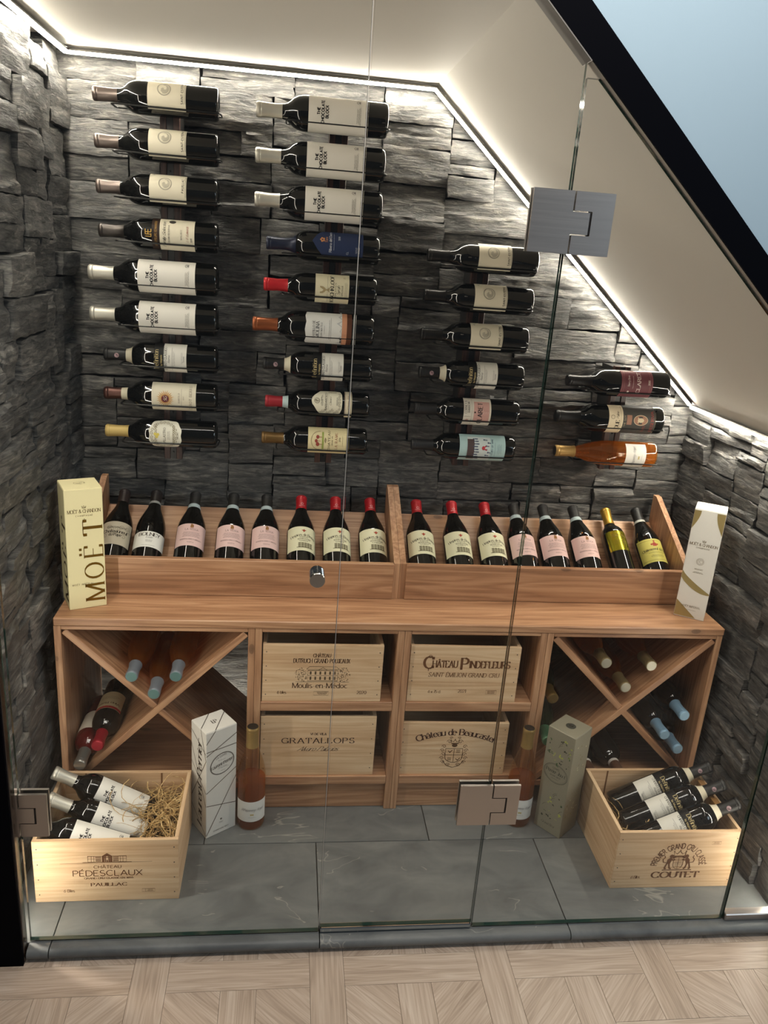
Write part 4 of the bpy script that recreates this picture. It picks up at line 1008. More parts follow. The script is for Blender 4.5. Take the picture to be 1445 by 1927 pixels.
# pink diamond claret
z0, z1 = wl(.45, .715); p, g, o_ = Print(), Print(), Print()
p.text('CLARET', .0, -.014, .0125, .16, .09, sp=.2, fit=.062); p.text('CORNEY &', .018, .030, .0062, .12, .06, sp=.14); p.text('BARROW', .018, .0215, .0062, .12, .06, sp=.14); p.line(-.009, .019, -.009, .037, .0005); p.disc(.003, .007, .0024); p.rect(0, .0165, .09, .0004, 8)
g.rect(.004, -.012, .062, .044, 8)
for k in range(4): w2 = .007+.006*k; o_.path([(.004-w2*1.35, -.012), (.004, -.012+w2), (.004+w2*1.35, -.012), (.004, -.012-w2), (.004-w2*1.35, -.012)], .0012)
g.disc(-.022, .028, .005)
kind('diamond', 'bordeaux', 'bottle_dark', foil(32, 30, 30, .5, .2), .060, labels=[(z0, z1, .052, paper(224, 216, 202), None, [(g, ink(206, 160, 150)), (o_, ink(226, 196, 186)), (p, ink(40, 34, 36))])])
# pale blue village label
z0, z1 = wl(.447, .897); p, g, h2, r_ = Print(), Print(), Print(), Print()
g.rect(.0, .011, .074, .066, 10); h2.rect(-.002, .034, .062, .020, 8)
for k in range(9): p.rect(-.030+.0075*k, .015+(k % 3)*.002, .0032, .010); p.disc(-.030+.0075*k, .0225+(k % 3)*.002, .0018)
for k in range(7): p.disc(-.026+.009*k, -.004-(k % 3)*.006, .0022); p.line(-.026+.009*k, -.006-(k % 3)*.006, -.027+.009*k, -.014-(k % 3)*.005, .0022)
r_.disc(.004, -.002, .0055, .0042); r_.line(.004, -.002, -.002, -.012, .003); r_.line(.004, -.002, .010, -.010, .003)
p.text('THE STORY OF WINE', .0, -.030, .0042, .13, sp=.2, fit=.062); p.greek(0, -.036, .055, .003, 1, .0005, 1); p.greek(.002, -.049, .03, .014, 4, .0005, 4)
h2.path([(-.004, .026), (.006, .034), (.014, .034)], .002)
kind('village', 'bordeaux', 'bottle_dark', foil(36, 35, 36, .45, .2), .060, labels=[(z0, z1, .051, paper(176, 204, 204), None, [(g, ink(206, 214, 212)), (h2, ink(84, 68, 66)), (p, ink(66, 76, 104)), (r_, ink(186, 60, 70))])])
# maroon claret
z0, z1 = wl(.497, .815); p, g = Print(), Print(); h_ = (z1-z0)/2
p.text('CLARET', .006, -.010, .0105, .14, .05, True, sp=.2, fit=.062); p.text('Berry Bros', .010, .022, .0058, .12, .06, True, sp=.12); p.text('2018', .006, -.038, .0056, .13, .06, True, sp=.2); p.disc(-.022, .024, .0030); p.greek(.006, .012, .05, .004, 1, .0006, 1)
for q_ in (-1, 1): g.rect(0, q_*(h_-.0035), .094, .0007, 10); g.rect(0, q_*(h_-.0085), .094, .0005, 10)
kind('maroon', 'bordeaux', 'bottle_dark', foil(36, 34, 34, .3, .5), .068, labels=[(z0, z1, .048, paper(104, 54, 60), None, [(p, ink(222, 206, 196)), (g, ink(176, 120, 116))])])
# dark label with portrait oval under a cream collar
z0, z1 = wl(.597, .905); zc0, zc1 = wl(.463, .597); p, g, o_, r_ = Print(), Print(), Print(), Print()
g.disc(.004, -.004, .014, .020, 20); o_.ring(.004, -.004, .0135, .0195, .0012, 24); g.rect(.004, .028, .026, .014, 4); o_.disc(.004, -.004, .006, .009); o_.rect(.004, .003, .014, .003)
r_.text('RESERVA', .002, -.040, .0075, .16, .08, True, sp=.12, fit=.056); r_.text('TINTO', -.020, -.018, .006, .14, sp=.14); p.text('THE GUV', .0, .038, .0052, .12, sp=.3); p.greek(.0, -.046, .06, .003, 1, .0006, 5)
q2 = Print(); q2.text('DUE', -.010, -.010, .0105, .2, .08, True, sp=.16); q2.text('Palme', .016, -.008, .0070, .1, .05, shear=.3, sp=.1); q2.ring(.010, .009, .005, .005, .0008); q2.rect(0, -.0135, .09, .0005, 8)
kind('portrait', 'bordeaux', 'bottle_dark', foil(30, 29, 29, .35, .5), .066, labels=[(z0, z1, .052, paper(66, 64, 60), None, [(g, ink(150, 110, 90)), (o_, ink(196, 180, 150)), (p, ink(170, 158, 130)), (r_, ink(140, 60, 52))]), (zc0, zc1, .052, paper(222, 206, 176), None, [(q2, ink(60, 48, 40))])])
# rose bottles
z0, z1 = .038, .100; p = Print(); p.text('Whispering Angel', .002, .002, .0085, .08, .04, shear=.55, sp=.06, fit=.062); p.greek(.002, -.018, .028, .003, 1, .0005, 1)
ga = Print()
for s_ in (-1, 1): ga.poly([(.002, -.010), (.002+s_*.005, -.005), (.002+s_*.004, -.012)])
ga.disc(.002, -.008, .0018)
kind('rose', 'provence', 'bottle_clear', foil(176, 140, 82, .4, .5), .058, labels=[(z0, z1, .046, paper(236, 232, 224), None, [(p, ink(110, 106, 110)), (ga, ink(196, 176, 110))])], wine=.238, top=foil(40, 36, 34))
kind('rose_standing', 'provence', 'bottle_clear', foil(150, 122, 70, .45, .4), .058, labels=[(.030, .094, .048, paper(232, 230, 224), None, [(p, ink(110, 106, 110)), (ga, ink(196, 176, 110))])], wine=.150, top=foil(40, 38, 34))
def cap_disc(r_=.0145): return None
kind('rose_grey', 'provence', 'bottle_clear', foil(124, 131, 140, .45, .3), .062, wine=.235, top=foil(88, 122, 120, .45, .2))
kind('rose_gold', 'provence', 'bottle_clear', foil(120, 104, 72, .4, .5), .058, wine=.235, top=foil(150, 146, 132, .35, .6))
kind('blue_cap', 'bordeaux', 'bottle_dark', foil(136, 172, 200, .45, .25), .064, top=foil(160, 196, 222, .4, .2))
kind('red_rose', 'bordeaux', 'bottle_red', foil(150, 148, 142, .32, .7), .060, labels=[(.09, .175, .045, paper(216, 206, 190), None, [])], top=foil(176, 172, 164, .3, .7))
z0, z1 = .085, .170; p, r_ = Print(), Print(); p.text('Vino Rosso', 0, .012, .009, .14, .06, True, sp=.12, fit=.070); p.greek(0, -.012, .06, .016, 4, .0006, 4); r_.rect(0, .0365, .092, .010, 10)
kind('red_cap', 'bordeaux', 'bottle_dark', foil(150, 26, 40, .35, .4), .058, labels=[(z0, z1, .046, paper(206, 188, 150), None, [(p, BROWNI), (r_, ink(170, 50, 46))])], top=foil(172, 40, 52, .35, .4))
kind('white_brown', 'bordeaux', 'bottle_dark', foil(104, 72, 54, .45, .3), .050, bands=[(.2365, .2455, paper(214, 206, 198))], top=foil(120, 84, 62, .45, .3))
kind('green_cap', 'burgundy', 'bottle_green', foil(70, 112, 84, .4, .4), .055, top=foil(84, 130, 98, .4, .4))
kind('gold_neck', 'burgundy', 'bottle_green', foil(150, 122, 66, .4, .5), .055, top=foil(120, 96, 50, .4, .5))
# display rack bottles (burgundy shape)
RC = RAD['burgundy']
z0, z1 = .080, .154; p, g, r_ = Print(), Print(), Print()
p.text('LA TESSA', .0, .0145, .0062, .13, .05, True, sp=.22); p.greek(0, .001, .060, .018, 6, .0007, 3); p.text('MONTEPULCIANO D ABRUZZO', 0, -.0175, .0036, .14, .07, True, sp=.14, fit=.062); p.text('RISERVA', 0, -.0275, .0032, .12, sp=.3)
r_.poly([(-.005, .024), (.005, .024), (.004, .033), (-.003, .034)]); r_.disc(-.001, .0335, .0025); r_.line(-.004, .024, .004, .0215, .0012)
g.rect(0, .0, .001, .001)
kind('pink', 'burgundy', 'bottle_dark', foil(30, 28, 27, .55, .1), .045, bands=[(.2290, .2430, paper(176, 190, 192))], labels=[(z0, z1, .052, paper(226, 192, 186), None, [(p, ink(104, 78, 74)), (r_, ink(150, 104, 60))])])
p, g, r_ = Print(), Print(), Print()
p.text('Hospices de Beaune', .002, .0085, .0085, .14, .05, True, .0, sp=.10, fit=.078, arc_r=.10); p.text('DOMAINE', .002, .0035, .0036, .12, sp=.4, arc_r=.09); p.text('BOURGOGNE', .004, -.0035, .0048, .13, .06, True, sp=.2, arc_r=.09); p.text('GAMAY', .002, -.010, .0045, .13, .06, True, sp=.4, arc_r=.09)
for k in range(5):
    for j_ in range(3): g.rect(-.010+.0085*k, -.0165-.0055*j_, .0072, .0046)
g.rect(.007, -.0305, .05, .002, 4); r_.poly([(.002, .0205), (.006, .0265), (.002, .032), (-.002, .0265)]); r_.rect(.002, .0275, .012, .0022)
cp = Print(); cp.ring(0, 0, .0032, .0032, .0009); cp.rect(0, -.0065, .018, .0009, 4)
kind('cream', 'burgundy', 'bottle_dark', foil(176, 22, 32, .42, .15), .048, labels=[(.074, .156, .054, paper(230, 224, 190), None, [(p, ink(72, 64, 48)), (g, ink(128, 120, 94)), (r_, ink(168, 70, 50))])])
KIND['cream']['emblem'] = (.0152, .256, [(cp, paper(236, 190, 190))])
p = Print(); p.text('BOLNEY', 0, .011, .0105, .16, .07, True, sp=.16, fit=.060); p.text('Estate', 0, .003, .006, .1, .05, shear=.4, sp=.1); p.greek(0, -.006, .02, .008, 3, .0006, 2); p.greek(0, -.020, .05, .003, 1, .0005, 1)
kind('estate', 'burgundy', 'bottle_dark', foil(34, 26, 24, .5, .2), .040, bands=[(.2400, .2480, paper(150, 150, 146))], labels=[(.072, .124, .058, paper(232, 229, 220), None, [(p, ink(60, 50, 42))])])
p, g = Print(), Print(); p.text('Chateauneuf', -.002, .000, .010, .16, .07, True, sp=.08, fit=.070); p.text('du Pape', -.002, -.011, .009, .16, .07, True, sp=.08); p.greek(0, .018, .06, .006, 2, .0007, 2)
for k in range(9): scroll(g, -.03+.0085*k, .012-.022*(k % 3 == 0)+.006*(k % 2), .008, .0012, 1 if k % 2 else -1)
kind('papal', 'burgundy', 'bottle_dark', foil(44, 32, 30, .5, .2), .045, labels=[(.078, .154, .048, paper(196, 184, 162), None, [(g, ink(150, 140, 120)), (p, ink(54, 46, 40))])])
p, g, r_ = Print(), Print(), Print(); p.text('Châteauneuf du Pape', .0, .000, .0085, .15, .06, True, sp=.06, fit=.082, arc_r=.2); p.greek(0, -.008, .07, .006, 2, .0006, 2); p.greek(0, -.020, .045, .008, 3, .0006, 3)
r_.poly([(-.006, .014), (.006, .014), (.006, .024), (0, .028), (-.006, .024)]); r_.disc(-.009, .020, .003); r_.disc(.009, .020, .003); r_.disc(0, .031, .003)
for q_ in (-1, 1): g.rect(0, q_*.034, .1, .0008, 10)
kind('yellow', 'burgundy', 'bottle_dark', foil(30, 29, 28, .5, .2), .048, bands=[(.2310, .2400, paper(176, 176, 168))], labels=[(.070, .152, .054, paper(196, 186, 96), None, [(p, ink(40, 38, 26)), (g, ink(120, 112, 50)), (r_, ink(160, 60, 40))])])
p = Print(); p.text('Reserva', 0, .012, .012, .12, .06, shear=.3, sp=.12); p.greek(0, -.006, .045, .016, 4, .0008, 6); p.ring(0, .028, .008, .007, .001)
kind('goldleaf', 'bordeaux', 'bottle_dark', foil(190, 150, 60, .3, .7), .062, labels=[(.118, .190, .040, foil(170, 160, 40, .22, .85), None, [(p, ink(110, 92, 26))])])

# ------------------------------------------------------------------ bottles on the wall
ORD = ('top', 'second from top', 'third from top', 'fourth from top', 'fifth from top', 'sixth from top', 'seventh from top', 'eighth from top', 'bottom')
COLN = ('left tall wall rack', 'second tall wall rack', 'six-bottle wall rack', 'right short wall rack')
WALL = [
 (0, 0.3880, [('seal_estephe', 24, 'Cream round-seal label brown-capped'), ('seal_estephe', 22, 'Cream round-seal label brown-capped'), ('seal_pauillac', 20, 'Cream round-seal label brown-capped'), ('family', 4, 'Cream script label gold-monogram'), ('block', -4, 'Large white label silver-capped'), ('block', -4, 'Large white label silver-capped'), ('classico', 0, 'Black-and-white label'), ('sunburst', -2, 'Orange sunburst label'), ('baroque', 2, 'Ornate die-cut label cream-capped')]),
 (1, 0.7960, [('block', -4, 'Large white label silver-capped'), ('block', -4, 'Large white label silver-capped'), ('block', -4, 'Large white label silver-capped'), ('navy', 22, 'Pointed navy label'), ('goblet', -4, 'Goblet label red-capped'), ('terracotta', -3, 'White-and-terracotta label copper-capped'), ('classico', 0, 'Black-and-white label'), ('shield', 14, 'Shield-shaped label red-capped'), ('pastoral', 10, 'Yellow pastoral label bronze-capped')]),
 (2, 1.2170, [('seal_black', 22, 'Cream round-seal label black-capped'), ('seal_black', 20, 'Cream round-seal label black-capped'), ('seal_black', 18, 'Cream round-seal label black-capped'), ('classico', 2, 'Black-and-white label'), ('diamond', 2, 'Pink diamond label'), ('village', 3, 'Pale blue picture label')]),
 (3, 1.6405, [('maroon', 6, 'Maroon label'), ('portrait', 2, 'Dark portrait label cream-collared'), ('rose', -6, 'White-labelled amber rose')]),
]
LEN = {'block': 1.078, 'terracotta': 1.075, 'portrait': 1.05, 'family': .98, 'navy': .972, 'shield': .948, 'pastoral': .972, 'classico': .974, 'rose': .972}
for ci, xb, rows in WALL:
    n = len(rows)
    for i, (k, roll, desc) in enumerate(rows):
        z = ZROW[n-1-i]+0.0012
        pos = ORD[i] if i < n-1 else 'bottom'
        lab = ('%s bottle, %s, %s' % (desc, pos, COLN[ci]))
        s_ = LEN.get(k, .986)*TW
        t = bottle(k, lab, lying_left(wx(xb), z, roll, s_), 'bottles lying on the wall racks')
# ------------------------------------------------------------------ bottles leaning in the display
LB = Vector((0, -0.1655, 0.6285)); 
DISP = [(0.1060, 'papal'), (0.1980, 'estate'), (0.3120, 'pink'), (0.4250, 'pink'), (0.5245, 'pink'), (0.6285, 'cream'), (0.7325, 'cream'), (0.8390, 'cream'),
        (0.9840, 'cream'), (1.0960, 'cream'), (1.2010, 'cream'), (1.2960, 'pink'), (1.3920, 'pink'), (1.4920, 'pink'), (1.6020, 'goldleaf'), (1.7040, 'yellow')]
DLAB = ['dark bottle with beige crested label, leaning beside the tall cream box', 'dark bottle with wide white label, second from left in the display',
        'pink-label bottle, leftmost of the three in the left display half', 'pink-label bottle, middle of the three in the left display half', 'pink-label bottle, rightmost of the three in the left display half',
        'red-capped cream-label bottle, leftmost in the left display half', 'red-capped cream-label bottle, middle of the left display half', 'red-capped cream-label bottle just left of the display divider',
        'red-capped cream-label bottle just right of the display divider', 'red-capped cream-label bottle, middle of the right display half', 'red-capped cream-label bottle next to pink labels, right display half',
        'pink-label bottle, leftmost of the three in the right display half', 'pink-label bottle, middle of the three in the right display half', 'pink-label bottle, rightmost of the three in the right display half',
        'bottle with shiny gold label and gold capsule in the display', 'bottle with yellow label and black capsule at display right end']
for (x, k), lab in zip(DISP, DLAB):
    b = Vector((x, LB.y, LB.z)); s_ = 1.0 if k != 'goldleaf' else .97
    off = Vector((0, 0, 0)) if k != 'goldleaf' else nv_*(0.0412-0.0378*.97)
    bottle(k, lab, aimed(b+off, b+off+dv+Vector((-.035*(x-.55), 0, 0)), 8 if x < .9 else 4, s_), 'bottles leaning in the display rack')
# ------------------------------------------------------------------ bottles lying inside the cross racks
def lie_out(k, lab, x, y, z, dx=0.0, dz=0.0, roll=0.0, s=1.0, up=(0, 0, 1)):
    """neck toward the room; (x, y, z) is the tip"""
    H_ = HT[KIND[k]['shape']]*s; d = Vector((dx, -1, dz)).normalized(); tip = Vector((x, y, z))
    return bottle(k, lab, aimed(tip-d*H_, tip, roll, s, up), 'bottles lying in the cross racks')
lie_out('rose_grey', 'rose bottle with grey capsule, left one in the left cross rack top', .2046, -.398, .4515, s=.945)
lie_out('rose_grey', 'rose bottle with grey capsule, lowest in the left cross rack top', .2600, -.402, .4040, s=.945)
lie_out('rose_grey', 'rose bottle with grey capsule, right one in the left cross rack top', .3150, -.398, .4530, s=.945)
lie_out('red_rose', 'ruby wine bottle with silver capsule in the left cross rack', .0650, -.398, .1860, s=.98)
lie_out('red_cap', 'dark bottle with red capsule in the left cross rack', .1120, -.396, .2440, s=.98, up=(-.1, 0, 1))
lie_out('rose_gold', 'rose bottle, left one in the right cross rack top', 1.4815, -.360, .4830, s=1.0)
lie_out('rose_gold', 'rose bottle, right one in the right cross rack top', 1.6150, -.360, .4760, s=1.0)
lie_out('rose_gold', 'rose bottle, lowest in the right cross rack top', 1.5500, -.362, .4080, s=1.0)
lie_out('blue_cap', 'blue-capped bottle, highest of three in the right cross rack', 1.7400, -.370, .3200, s=.96)
lie_out('blue_cap', 'blue-capped bottle, middle of three in the right cross rack', 1.6920, -.370, .2570, s=.96)
lie_out('blue_cap', 'blue-capped bottle, lowest of three in the right cross rack', 1.7420, -.370, .2075, s=.96)
lie_out('white_brown', 'brown-capped bottle on the floor of right cross rack, left one', 1.4880, -.385, .1330, s=.98)
lie_out('white_brown', 'brown-capped bottle on the floor of right cross rack, right one', 1.5740, -.385, .1330, s=.98)
lie_out('green_cap', 'dark bottle with green capsule in the right cross rack', 1.3440, -.372, .2380, dx=-.12, dz=-.02)
lie_out('gold_neck', 'dark bottle with gold capsule deep in the right cross rack', 1.3680, -.300, .3320, dx=-.02, dz=0)

# ------------------------------------------------------------------ wooden wine crates
BURN = ink(74, 46, 28); BURN2 = ink(106, 68, 42)
def nails(t, front, w_, h_, n=4):
    for s_ in (-1, 1):
        for i in range(n):
            link('nail', NAIL, t, (s_*(w_/2-.010), front, h_*(i+.5)/n), (R(90), 0, 0))
NAIL = MB().lathe([(0.0, 0.0), (.0016, 0.0), (.0012, .0005), (0.0, .0006)], 8).mesh('nail', M['wiremetal'])
def crate(label, x, y, z, w_, d_, h_, arts, rotz=0.0, closed=True, name='wine_crate'):
    """(x, y) centre of the front bottom edge; arts: list of (Print, ink) laid on the front, origin = front centre"""
    t = thing(name, label, 'wooden crate', (x, y, z), (0, 0, rotz)); th = .0095
    def bd(nm, a, b, g): 
        c = [(a[i]+b[i])/2 for i in range(3)]; hh = [(b[i]-a[i])/2 for i in range(3)]
        return part(nm, MB().box([-q for q in hh], hh, .0007), M['crate_'+g], t, c)
    f = bd('front_panel', (-w_/2, 0, 0), (w_/2, th, h_), 'x'); bd('back_panel', (-w_/2, d_-th, 0), (w_/2, d_, h_), 'x')
    bd('side_panel', (-w_/2, th+.0002, 0), (-w_/2+th, d_-th-.0002, h_), 'y'); bd('side_panel', (w_/2-th, th+.0002, 0), (w_/2, d_-th-.0002, h_), 'y')
    bd('bottom_panel', (-w_/2+th+.0002, th+.0002, .0), (w_/2-th-.0002, d_-th-.0002, .007), 'x')
    if closed: bd('lid', (-w_/2+th+.0002, th+.0002, h_-.008), (w_/2-th-.0002, d_-th-.0002, h_-.001), 'x')
    for p, im in arts:
        if p.v: link('stencil', p.mesh(plane_map((0, -th/2, 0), (1, 0, 0), (0, 0, 1), .0004), im), f)
    nails(t, -.0001, w_, h_)
    return t
# slender manor with trees
p, q = Print(), Print()
p.text('CHÂTEAU', -.004, .0495, .0105, .14, .07, True, sp=.12, wide=.8); p.text('DUTRUCH GRAND POUJEAUX', -.004, .0325, .0125, .14, .07, True, sp=.14, wide=.68, fit=.150)
p.text('Moulis-en-Médoc', -.006, -.0435, .0145, .12, .06, True, sp=.17, fit=.147); p.text('6 blles', -.108, -.062, .0085, .11, .07, sp=.1); p.text('2020', .108, -.062, .0100, .12, .06, True, sp=.16)
q.path([(-.040, -.022), (-.040, .010), (.040, .010), (.040, -.022), (-.040, -.022)], .0010); q.line(-.040, -.006, .040, -.006, .0007); q.path([(-.012, .010), (0, .019), (.012, .010)], .001); q.line(-.044, .0135, .044, .0135, .0009); q.path([(-.044, .0135), (-.036, .021), (.036, .021), (.044, .0135)], .0009)
for i in range(6):
    for j_ in (-.014, .002): q.rect(-.0325+.013*i, j_, .0045, .0095); 
rg = random.Random(4)
for s_ in (-1, 1):
    for i in range(80):
        a, rr = rg.uniform(0, 6.28), rg.uniform(0, 1)**.5; cx_, cy_ = s_*.057, -.004
        q.line(cx_+.017*rr*cos(a), cy_+.022*rr*sin(a), cx_+.017*rr*cos(a)+rg.uniform(-.003, .003), cy_+.022*rr*sin(a)+rg.uniform(-.003, .003), .0011)
q.line(-.072, -.025, .072, -.025, .0008); q.path([(-.022, -.066), (.018, -.066), (.018, -.0545), (-.022, -.0545), (-.022, -.066)], .0007); q.greek(.001, -.060, .03, .008, 3, .001, 2)
crate('pine crate with manor house print, upper left cubby', .6945, -.352, .3528, .322, .262, .171, [(Print(), BURN)], 0, closed=False)
CR = []
def stencil(t_ob, arts):
    f = [c for c in t_ob.children if c.name.startswith('front_panel')][0]
    for p_, im in arts: link('stencil', p_.mesh(plane_map((0, -.0095/2, 0), (1, 0, 0), (0, 0, 1), .0004), im), f)
def last_crate(): return [o for o in C.objects if o.name.startswith('wine_crate')][-1]
stencil(last_crate(), [(p, BURN), (q, ink(86, 70, 52))])
p, q = Print(), Print()
p.text('VI DE VILA', .0, .0365, .0068, .17, .10, True, sp=.22); p.text('GRATALLOPS', .0, .0105, .0165, .13, .05, True, sp=.25, fit=.200); p.text('Alvaro Palacios', -.002, -.0145, .0135, .085, .04, shear=.75, sp=.07, fit=.110)
t = crate('pine crate with large plain lettering, lower left cubby', .6920, -.350, .1132, .318, .262, .190, [], 0, closed=False)
stencil(t, [(p, ink(58, 38, 28))])
p, q = Print(), Print()
p.text('C', -.100, .0175, .036, .2, .07, True); p.text('HÂTEAU', -.055, .0215, .0205, .24, .07, True, sp=.16, fit=.068); p.text('P', .000, .0165, .034, .2, .07, True); p.text('INDEFLEURS', .070, .0215, .0205, .24, .07, True, sp=.16, fit=.112)
p.text('SAINT ÉMILION GRAND CRU', .0, -.0075, .0125, .12, .06, True, sp=.22, fit=.196, shear=.12); p.text('6 x 75 cl', -.078, -.0585, .0085, .11, .06, True, sp=.08); p.text('2021', .000, -.0565, .0100, .11, .06, True, sp=.14)
q.path([(.067, -.060), (.097, -.060), (.097, -.048), (.067, -.048), (.067, -.060)], .0007); q.greek(.082, -.054, .024, .009, 3, .0012, 5); scroll(q, -.098, .053, .006, .0014); q.path([(-.100, .010), (-.1, .018)], .002)
t = crate('pine crate with ornate capital letters, upper right cubby', 1.0820, -.352, .3528, .306, .262, .172, [], R(-1.0), closed=False)
stencil(t, [(p, BURN2), (q, BURN2)])
p, q = Print(), Print()
p.text('Château de Beaucastel', .004, .046, .0195, .17, .055, True, sp=.06, arc_r=.26, fit=.222)
shield(q, .004, -.022, .050, .046, .0018); crown(q, .004, .019, .010, .0012); q.disc(.004, .012, .008, .006, 12)
for s_ in (-1, 1):
    for i in range(5): scroll(q, .004+s_*(.030+.004*(i % 2)), .008-.013*i, .0065, .0013, s_)
    scroll(q, .004+s_*.016, .024, .007, .0013, s_); scroll(q, .004+s_*.012, .036, .005, .0012, -s_); scroll(q, .004+s_*.014, -.052, .006, .0013, s_)
    q.path([(.004+s_*.030, -.040), (.004+s_*.018, -.056), (.004, -.062)], .0018)
for dx_, dy_ in ((-.012, -.008), (.012, -.034)): q.path([(.004+dx_-.005, dy_+.002), (.004+dx_, dy_-.004), (.004+dx_+.007, dy_+.004)], .002)
for dx_, dy_ in ((.012, -.008), (-.012, -.034)):
    for k in range(3): q.rect(.004+dx_, dy_-.004+.004*k, .011, .0014)
t = crate('pine crate with coat of arms print, lower right cubby', 1.0760, -.350, .1132, .310, .262, .170, [], R(-1.0), closed=False)
stencil(t, [(p, ink(70, 40, 30)), (q, ink(88, 62, 40))])

# ---- open crates on the slate floor
def slots(t, w_, d_, h_):
    for q_ in (-.31, .27): part('divider_slot', MB().box((w_*q_-.002, d_-.0105, .02), (w_*q_+.002, d_-.0093, h_-.002)), paper(120, 84, 52), t)
p, q = Print(), Print()
p.text('CHÂTEAU', .002, .0085, .0085, .11, sp=.18, fit=.062); p.text('PÉDESCLAUX', .002, -.0135, .0160, .10, sp=.16, fit=.158); p.text('GRAND CRU CLASSÉ EN 1855', .004, -.0225, .0048, .18, .10, True, sp=.18, fit=.112); p.text('PAUILLAC', .004, -.0435, .0088, .16, .08, True, sp=.18, fit=.082)
p.text('6 Blles', -.088, -.0600, .0080, .13, sp=.12)
p.path([(.080, -.0635), (.110, -.0635), (.110, -.0545), (.080, -.0545), (.080, -.0635)], .0007); p.line(.088, -.0635, .088, -.0545, .0006); p.greek(.099, -.059, .016, .006, 2, .0010, 3)
q.line(-.105, .0235, .105, .0260, .0007); q.rect(.002, .0265, .112, .0012, 2)
for s_ in (-1, 1):
    q.path([(.002+s_*.012, .027), (.002+s_*.044, .027), (.002+s_*.044, .044), (.002+s_*.012, .044)], .0010)
    for k in range(3): q.rect(.002+s_*.020, .0305+.0050*k, .013, .0026)
    for k in range(2): q.line(.002+s_*(.030+.006*k), .027, .002+s_*(.030+.006*k), .044, .0008)
    q.line(.002+s_*.028, .036, .002+s_*.044, .036, .0007)
q.poly([(-.0095, .027), (-.0045, .027), (-.0045, .044), (-.0095, .044)]); q.poly([(.0085, .027), (.0135, .027), (.0135, .044), (.0085, .044)]); q.poly([(-.0105, .0435), (.0145, .0435), (.002, .0525)])
q.rect(.002, .0300, .003, .006); q.rect(-.0022, .0355, .0025, .017); q.rect(.0062, .0355, .0025, .017); q.rect(.002, .0400, .013, .002)
LCX, LCY, LW, LD, LH = .1890, -.6700, .332, .262, .176
t = crate('open pine crate with building print and straw, on floor at left', LCX, LCY, .0004, LW, LD, LH, [], 0, closed=False)
slots(t, LW, LD, LH)
stencil(t, [(p, BURN2), (q, BURN2)])
p, q = Print(), Print()
p.text('PREMIER GRAND CRU CLASSÉ', .008, .036, .0165, .14, sp=.14, arc_r=.0580, fit=.172)
p.text('COUTET', .006, -.0560, .0185, .19, .08, True, sp=.14, fit=.128); p.text('6 Blles', -.102, -.0570, .0085, .14, .07, True, .2, sp=.08)
p.path([(.088, .048), (.112, .048), (.112, .057), (.088, .057), (.088, .048)], .0006); p.greek(.100, .0525, .02, .007, 2, .0010, 3)
q.rect(.007, -.0315, .080, .0026, 2); crown(q, .007, .013, .014, .0016); shield(q, .007, -.010, .026, .036, .0014, True)
for k in range(5): q.rect(.007, -.020+.0055*k, .018, .0012)
lion(q, -.018, -.008, .026, 1); lion(q, .032, -.008, .026, -1)
RCX, RCY, RW, RD, RH = 1.6130, -.6760, .330, .262, .176
t = crate('open pine crate with lion crest print, on floor at right', RCX, RCY, .0004, RW, RD, RH, [], R(-.6), closed=False)
stencil(t, [(p, BURN2), (q, BURN2)])
slots(t, RW, RD, RH)
for yy in (.0905, .1660): part('neck_divider', MB().box((RW/2-.030, yy, .02), (RW/2-.0125, yy+.030, .186), .001), paper(150, 110, 66), t)
# bottles in the open crates
def in_crate(k, lab, tip, base, roll, grp, s=1.0):
    return bottle(k, lab, aimed(base, tip, roll, s, (0, -.75, .66)), grp)
for i, (y, dz, nm) in enumerate(((-.470, .010, 'rearmost'), (-.545, -.012, 'middle'), (-.618, -.026, 'front'))):
    in_crate('block', 'white-label bottle in the left open crate, %s of three' % nm, (-.004+(0, .010, -.016)[i], y, .222+dz), (.282+(0, .010, -.016)[i], y-.004, (.080, .067, .088)[i]), -6, 'bottles in the left open crate')
for i, (y, dz, nm) in enumerate(((-.470, .006, 'rearmost'), (-.545, .004, 'middle'), (-.618, .002, 'front'))):
    in_crate('classico', 'black-and-white-label bottle in the right open crate, %s of three' % nm, (1.782+.004*i, y, .216+dz), (1.520+.002*i, y, .088+dz), 6, 'bottles in the right open crate')
# straw
def straw(label, x0, x1, y0, y1, zf, n, seed, rmin=.0007, rmax=.0016):
    rg = random.Random(seed); m = MB()
    for i in range(n):
        cx_, cy_ = rg.uniform(x0, x1), rg.uniform(y0, y1); L_ = rg.uniform(.04, .15); a = rg.uniform(0, 2*pi); cur = rg.uniform(-34, 34); zz = zf(cx_, cy_)*rg.uniform(.25, 1.0)**.5; pts = []
        tilt = rg.uniform(-.35, .35); px, py, pz = cx_, cy_, zz
        for k in range(10):
            pts.append((min(max(px, x0-.004), x1+.004), min(max(py, y0-.004), y1+.004), max(pz, .012)))
            px += L_/9*cos(a); py += L_/9*sin(a); pz += L_/9*tilt; a += cur*L_/9+rg.uniform(-.25, .25); tilt += rg.uniform(-.25, .25)-.04
        m.tube(pts, rg.uniform(rmin, rmax), 3, flat=.45)
    o = part('packing_straw', m, M['straw']); o['kind'] = 'stuff'; tag(o, label, 'straw'); return o
def straw_mat():
    m, nt, b = newmat('dry_straw'); src = coords(nt, world=True, per_piece=False)
    rp = ramp(nt, [(.3, sr(150, 112, 62)), (.5, sr(196, 160, 102)), (.7, sr(226, 198, 146))]); nt.links.new(noise_t(nt, src, 120.0, 2), rp.inputs[0]); nt.links.new(rp.outputs[0], b.inputs['Base Color']); b.inputs['Roughness'].default_value = .55
    return m
M['straw'] = straw_mat()
